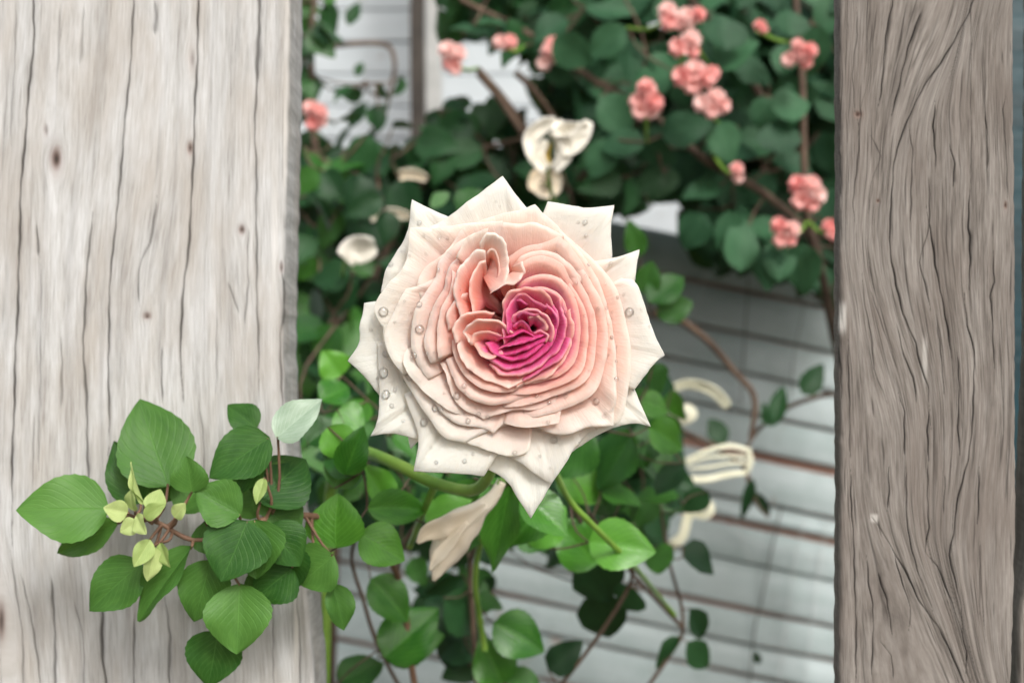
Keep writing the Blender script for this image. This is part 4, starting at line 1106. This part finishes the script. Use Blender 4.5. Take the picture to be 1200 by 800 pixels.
# lower: fresh green shrub under the rose
shrub = thing('green_shrub', Vector((0.0, 0.86, 0)), 'fresh green shrub with glossy rounded leaves growing beneath the rose', 'shrub')
root = Vector((0.0, 0.86, 0))
ss_ = [[root, P(560, 1200, .86), P(560, 850, .85), P(552, 690, .84), P(556, 640, .82), P(590, 590, .78), P(640, 560, .76)],
       [P(560, 850, .85), P(490, 830, .84), P(445, 760, .83), P(425, 700, .82), P(412, 655, .8), P(420, 620, .78)],
       [P(560, 850, .85), P(640, 820, .86), P(740, 680, .84), P(700, 640, .8), P(668, 590, .76)],
       [P(445, 760, .83), P(462, 700, .83), P(472, 640, .8), P(500, 600, .78)],
       [P(640, 820, .86), P(720, 840, .9), P(790, 760, .92), P(800, 720, .92), P(785, 660, .92), P(775, 600, .92)],
       [P(800, 735, .92), P(740, 670, .88), P(690, 600, .8)]]
sp = []
for i, b in enumerate(ss_):
    tube('stem', b, .0024 if i == 0 else .0014, .001, MAT['stem_brown'], shrub, n=30); sp += catmull(b, 24)[3:]
tube('stem', [P(510, 568, .67), P(500, 590, .69), P(480, 640, .75)], .002, .0016, MAT['stem_green'], shrub)
tube('stem', [P(645, 540, .66), P(666, 584, .70), P(690, 610, .71), P(720, 640, .73), P(742, 662, .76), P(790, 720, .88)], .0016, .0015, MAT['stem_green'], shrub)
tube('stem', [P(580, 590, .735), P(562, 640, .76), P(557, 680, .77), P(560, 710, .78), P(568, 760, .80)], .0016, .0018, MAT['stem_green'], shrub)
links = []
L_ = [ # explicit leaves: base, tip, width, d, key
    (394, 642, 391, 580, 72, .635, 'leaf_bright'), (422, 626, 476, 655, 54, .645, 'leaf_bright'), (430, 596, 505, 592, 44, .68, 'leaf_bright'), (455, 590, 430, 545, 40, .70, 'leaf_bright'),
    (500, 614, 552, 584, 46, .70, 'leaf_bright'), (598, 566, 576, 672, 50, .70, 'leaf_bright'), (612, 582, 668, 622, 54, .69, 'leaf_bright'), (556, 560, 545, 600, 44, .73, 'leaf_mid'),
    (575, 560, 600, 620, 50, .72, 'leaf_bright'), (434, 678, 482, 726, 50, .76, 'leaf_bright'), (450, 770, 515, 712, 66, .78, 'leaf_bright'), (445, 760, 520, 740, 60, .80, 'leaf_bright'),
    (578, 730, 640, 760, 58, .80, 'leaf_bright'), (590, 800, 562, 748, 54, .82, 'leaf_bright'), (630, 810, 580, 785, 40, .82, 'leaf_mid'), (642, 784, 684, 752, 38, .86, 'leaf_dark'),
    (396, 800, 448, 772, 50, .80, 'leaf_mid'), (520, 700, 570, 735, 60, .84, 'leaf_dark'), (540, 740, 500, 700, 50, .86, 'leaf_dark'), (550, 780, 520, 740, 44, .88, 'leaf_dark'),
    (690, 500, 640, 560, 76, .78, 'leaf_mid'), (740, 510, 700, 575, 62, .80, 'leaf_mid'), (690, 635, 768, 642, 62, .74, 'leaf_bright'), (700, 660, 650, 610, 60, .78, 'leaf_bright'),
    (690, 650, 720, 710, 66, .88, 'leaf_dark'), (700, 690, 715, 755, 60, .90, 'leaf_dark'), (745, 690, 728, 715, 44, .88, 'leaf_dark'), (800, 640, 842, 668, 38, .9, 'leaf_dark'), (790, 655, 752, 655, 40, .88, 'leaf_mid'),
    (808, 712, 828, 750, 30, .92, 'leaf_dark'), (805, 752, 832, 782, 34, .92, 'leaf_dark'), (796, 745, 765, 782, 18, .92, 'leaf_dark'), (760, 500, 805, 525, 46, .80, 'leaf_bright'), (750, 470, 785, 480, 36, .84, 'leaf_bright'), (760, 355, 800, 320, 40, .96, 'leaf_mid'), (770, 370, 812, 352, 36, .97, 'leaf_mid'), (756, 345, 762, 305, 36, .97, 'leaf_mid'), (750, 300, 736, 258, 28, 1.0, 'leaf_mid'),
    (730, 560, 690, 600, 56, .84, 'leaf_mid'), (660, 545, 705, 590, 60, .82, 'leaf_bright'), (640, 640, 600, 600, 56, .8, 'leaf_mid'), (395, 480, 428, 505, 44, .74, 'leaf_bright'), (375, 470, 410, 450, 40, .78, 'leaf_bright'), (400, 440, 380, 410, 40, .82, 'leaf_bright'), (360, 520, 400, 490, 44, .76, 'leaf_mid'),
    (430, 470, 410, 500, 40, .76, 'leaf_bright'), (425, 552, 376, 528, 50, .672, 'leaf_mid'), (392, 572, 418, 514, 46, .676, 'leaf_mid'), (384, 500, 412, 540, 44, .678, 'leaf_bright'), (404, 556, 424, 502, 40, .664, 'leaf_bright'), (440, 560, 478, 590, 40, .70, 'leaf_mid'), (640, 580, 600, 640, 56, .72, 'leaf_bright'), (560, 600, 540, 650, 44, .76, 'leaf_mid'), (620, 640, 660, 590, 54, .74, 'leaf_bright'), (480, 560, 520, 540, 44, .72, 'leaf_mid'), (800, 590, 770, 565, 40, .9, 'leaf_dark'), (830, 575, 800, 600, 30, .92, 'leaf_dark')]
for i, (bx, by, tx, ty, w, d, key) in enumerate(L_):
    hi = key in HI
    px_leaf(shrub, key, bx, by, tx, ty, w, d, rng.uniform(-.01, .015), rng.uniform(0, .6), rng.uniform(-.4, .4), hi=hi)
    p = P(bx, by, d); q = min(sp, key=lambda s: (s - p).length); links.append((q, p)); sp.append(p)
fill(shrub, [(360, 480), (480, 500), (520, 560), (660, 560), (745, 500), (800, 560), (780, 640), (700, 660), (640, 640), (580, 640), (520, 640), (420, 600), (350, 590)], 105, (.80, 1.02), (38, 58), ['leaf_dark', 'leaf_mid', 'leaf_mid'], rng, links, sp, .7)
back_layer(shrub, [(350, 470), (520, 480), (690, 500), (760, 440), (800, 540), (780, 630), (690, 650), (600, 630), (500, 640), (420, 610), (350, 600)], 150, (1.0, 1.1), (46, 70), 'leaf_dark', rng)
fill(shrub, [(480, 640), (560, 640), (580, 720), (540, 800), (490, 700)], 22, (.86, 1.0), (36, 52), ['leaf_dark', 'leaf_mid'], rng, links, sp, .7)
fill(shrub, [(745, 440), (790, 440), (800, 500), (760, 520)], 8, (.84, .95), (34, 46), ['leaf_mid', 'leaf_bright'], rng, links, sp, .7)
fill(shrub, [(400, 800), (400, 1100), (760, 1100), (700, 830)], 60, (.80, 1.0), (38, 58), ['leaf_dark', 'leaf_mid'], rng, links, sp, .7)
twigs(shrub, links, 0.0006, MAT['stem_brown'], 'twigs')

# honeysuckle-like twig with curled cream flowers on the right
hon = thing('honeysuckle', Vector((0.34, 1.18, 0)), 'thin brown twining stems with curled cream flowers in front of the slatted screen', 'climber')
root = Vector((0.34, 1.18, 0))
hs = [[root, P(1080, 900, 1.18), P(1060, 600, 1.18), P(1030, 480, 1.17), P(985, 462, 1.16), P(940, 470, 1.14), P(905, 488, 1.13), P(880, 515, 1.12), P(872, 545, 1.12)],
      [P(880, 515, 1.12), P(884, 466, 1.12), P(860, 435, 1.12), P(830, 400, 1.11), P(798, 376, 1.1), P(770, 365, 1.08)],
      [P(872, 545, 1.12), P(830, 520, 1.1), P(790, 500, 1.08), P(760, 490, 1.05)], [P(872, 545, 1.12), P(885, 585, 1.12), P(900, 605, 1.13)]]
for i, b in enumerate(hs): tube('stem', b, .0022 if i else .003, .0014 if i != 1 else .0034, MAT['stem_brown'], hon, n=30)
def ribbon(parent, pts, w0, w1, d, mat, name='flower', cup=.4, dd=0.0, lean=0.5, prof=None):
    c = catmull([Vector((x, y, 0)) for x, y in pts], 26); V = []; F = []; n = len(c)
    for i, p in enumerate(c):
        t = i / (n - 1); q = c[min(i + 1, n - 1)] - c[max(i - 1, 0)]; q.normalize()
        s = Vector((-q.y, q.x, 0)); w = (w0 + (w1 - w0) * t) * (1 - .55 * t ** 6) if prof is None else float(np.interp(t, np.linspace(0, 1, len(prof)), prof))
        for j in range(5):
            a = j / 4 * 2 - 1
            g_ = p + s * a * w * .5
            wr = noise.noise(Vector((p.x / 17, p.y / 17, a * .8))); g_ = g_ + s * wr * w * .07
            V.append(P(g_.x, g_.y, d + dd * t - (cup * (a * a) - lean * a + .35 * wr) * w * .5 * d / FPX))
    for i in range(n - 1):
        for j in range(4): F.append((i * 5 + j, i * 5 + j + 1, i * 5 + j + 6, i * 5 + j + 5))
    o = mesh_obj(name, V, F, mat, parent)
    m = o.modifiers.new('thickness', 'SOLIDIFY'); m.thickness = .0009; m.offset = 0
    return o
for pts, w0, w1 in [([(768, 476), (784, 458), (806, 450), (832, 456), (848, 470), (852, 478)], 8, 16), ([(772, 470), (784, 485), (800, 493), (812, 486), (806, 478), (796, 480)], 8, 12),
                    ([(876, 553), (850, 556), (826, 561), (798, 560)], 6, 9), ([(878, 542), (852, 543), (830, 547), (806, 549)], 3, 4), ([(880, 528), (856, 522), (832, 527), (800, 540)], 5, 6), ([(878, 535), (850, 534), (824, 537), (790, 548)], 3, 4), ([(876, 552), (880, 540), (878, 526)], 6, 6),
                    ([(786, 640), (800, 628), (806, 606), (812, 600), (826, 604), (834, 596), (828, 586), (818, 588)], 12, 8), ([(760, 600), (772, 588), (790, 590)], 6, 12)]:
    ribbon(hon, pts, w0, w1, 1.09, MAT['cream'])
for (bx, by, tx, ty, w) in [(940, 462, 966, 424, 28), (905, 500, 918, 450, 22), (900, 500, 896, 470, 16), (882, 560, 868, 610, 14), (884, 575, 905, 605, 10), (850, 520, 830, 490, 26), (885, 762, 890, 780, 10)]:
    px_leaf(hon, 'leaf_dark', bx, by, tx, ty, w, 1.11, .004, .2, rng.uniform(-.3, .3), hi=False)

# faded blooms and fallen petals
def faded(px, py, d, size, label, mats, seed, stem_to, n=7, open_=0.9):
    r_ = random.Random(seed)
    c = P(px, py, d)
    t = thing('faded_bloom', c, label, 'bloom')
    for k in range(n):
        a = 2 * math.pi * k / n + r_.uniform(-.3, .3); V = []; F = []
        L = size * d / FPX * r_.uniform(.8, 1.15)
        for i in range(9):
            u = i / 8
            for j in range(7):
                s = j / 6 * 2 - 1
                rad = L * math.sin(u * 1.3) * open_; w = L * .55 * math.sin(math.pi * (.1 + .75 * u)) * s
                dep = -L * .7 * (1 - math.cos(u * 1.2)) - .12 * L * s * s + .07 * L * noise.noise(Vector((u * 4, s * 3, seed + k)))
                V.append(c + Vector((rad * math.cos(a) - w * math.sin(a), dep + .01, rad * math.sin(a) + w * math.cos(a))))
        for i in range(8):
            for j in range(6): q = i * 7 + j; F.append((q, q + 1, q + 8, q + 7))
        mesh_obj('petal', V, F, mats[0], t)
    V, F = [], []
    for k in range(9):
        a = k * 2.4; p = c + Vector((math.cos(a) * .0025, .008, math.sin(a) * .0025))
        tube_geo([p, p + Vector((math.cos(a) * .002, -.008, math.sin(a) * .002))], .0006, .001, 5, V, F)
    mesh_obj('stamens', V, F, mats[1], t)
    tube('stem', [c + Vector((0, .009, 0)), (c + stem_to) / 2 + Vector((0, .01, -.01)), stem_to], .0012, .0014, MAT['stem_green'], t)
    return t

wb = thing('faded_bloom', P(650, 172, 1.0), 'crumpled ivory white bloom with yellow heart above the rose', 'bloom')
for pts, w0, w1, mt in [([(640, 200), (626, 182), (622, 162), (636, 148), (652, 142)], 14, 20, 'ivory'), ([(648, 200), (662, 184), (664, 168), (656, 150), (652, 142)], 12, 22, 'ivory'), ([(650, 172), (668, 170), (680, 160), (690, 142)], 26, 20, 'ivory'),
                        ([(648, 164), (662, 152), (676, 152), (690, 150)], 16, 18, 'ivory'), ([(634, 196), (632, 180), (640, 164)], 14, 12, 'ivory'), ([(640, 194), (638, 180), (642, 166)], 12, 12, 'yellow')]:
    ribbon(wb, pts, w0, w1, 1.0 + (.006 if mt == 'yellow' else 0), MAT[mt], 'petal' if mt == 'ivory' else 'stamens', cup=1.1)
tube('stem', [P(642, 198, 1.004), P(646, 225, 1.03), P(655, 250, 1.1), P(660, 240, 1.2)], .0016, .002, MAT['stem_green'], wb)
faded(640, 214, 1.08, 22, 'blurred tan faded bloom hanging just under the ivory bloom', (MAT['tan'], MAT['stem_brown']), 3, P(650, 245, 1.2), n=6)
wp = thing('withered_bloom', P(585, 570, 0.70), 'withered tan and cream bloom drooping under the rose', 'bloom')
ribbon(wp, [(588, 564), (576, 584), (556, 602), (536, 622), (522, 645), (508, 680)], 0, 0, .672, MAT['tan'], 'petal', cup=-.45, lean=.15, prof=[10, 14, 20, 40, 46, 34, 3])
ribbon(wp, [(570, 592), (548, 606), (524, 616), (502, 624), (489, 636)], 0, 0, .668, MAT['tan'], 'petal', cup=.5, lean=-.3, prof=[8, 16, 24, 24, 16, 3])
ribbon(wp, [(548, 612), (528, 634), (514, 650), (504, 668)], 0, 0, .666, MAT['tan'], 'petal', cup=.6, lean=.5, prof=[4, 14, 16, 3])
tube('stem', [P(586, 566, .672), P(592, 562, .69), P(596, 575, .74), P(590, 592, .78)], .0016, .0016, MAT['stem_green'], wp)
lp = thing('pale_bloom', P(422, 294, 1.02), 'small pale greenish white rounded petal among dark leaves beside the rose', 'petal')
ribbon(lp, [(404, 304), (412, 296), (424, 292), (440, 288)], 24, 38, 1.02, MAT['ivory'], 'petal', cup=.6)
tube('stem', [P(404, 304, 1.02), P(402, 330, 1.06), P(410, 380, 1.2)], .0012, .0014, MAT['stem_green'], lp)
for pts in ([(434, 254), (458, 250), (482, 254)], [(468, 206), (484, 204), (500, 210)]):
    ribbon(climb, pts, 12, 12, 1.13, MAT['tan'], 'dry_leaf', cup=.8)
print('objects', len(bpy.data.objects), 'tris', sum(len(m.loop_triangles) if m.loop_triangles else len(m.polygons) * 2 for m in bpy.data.meshes))
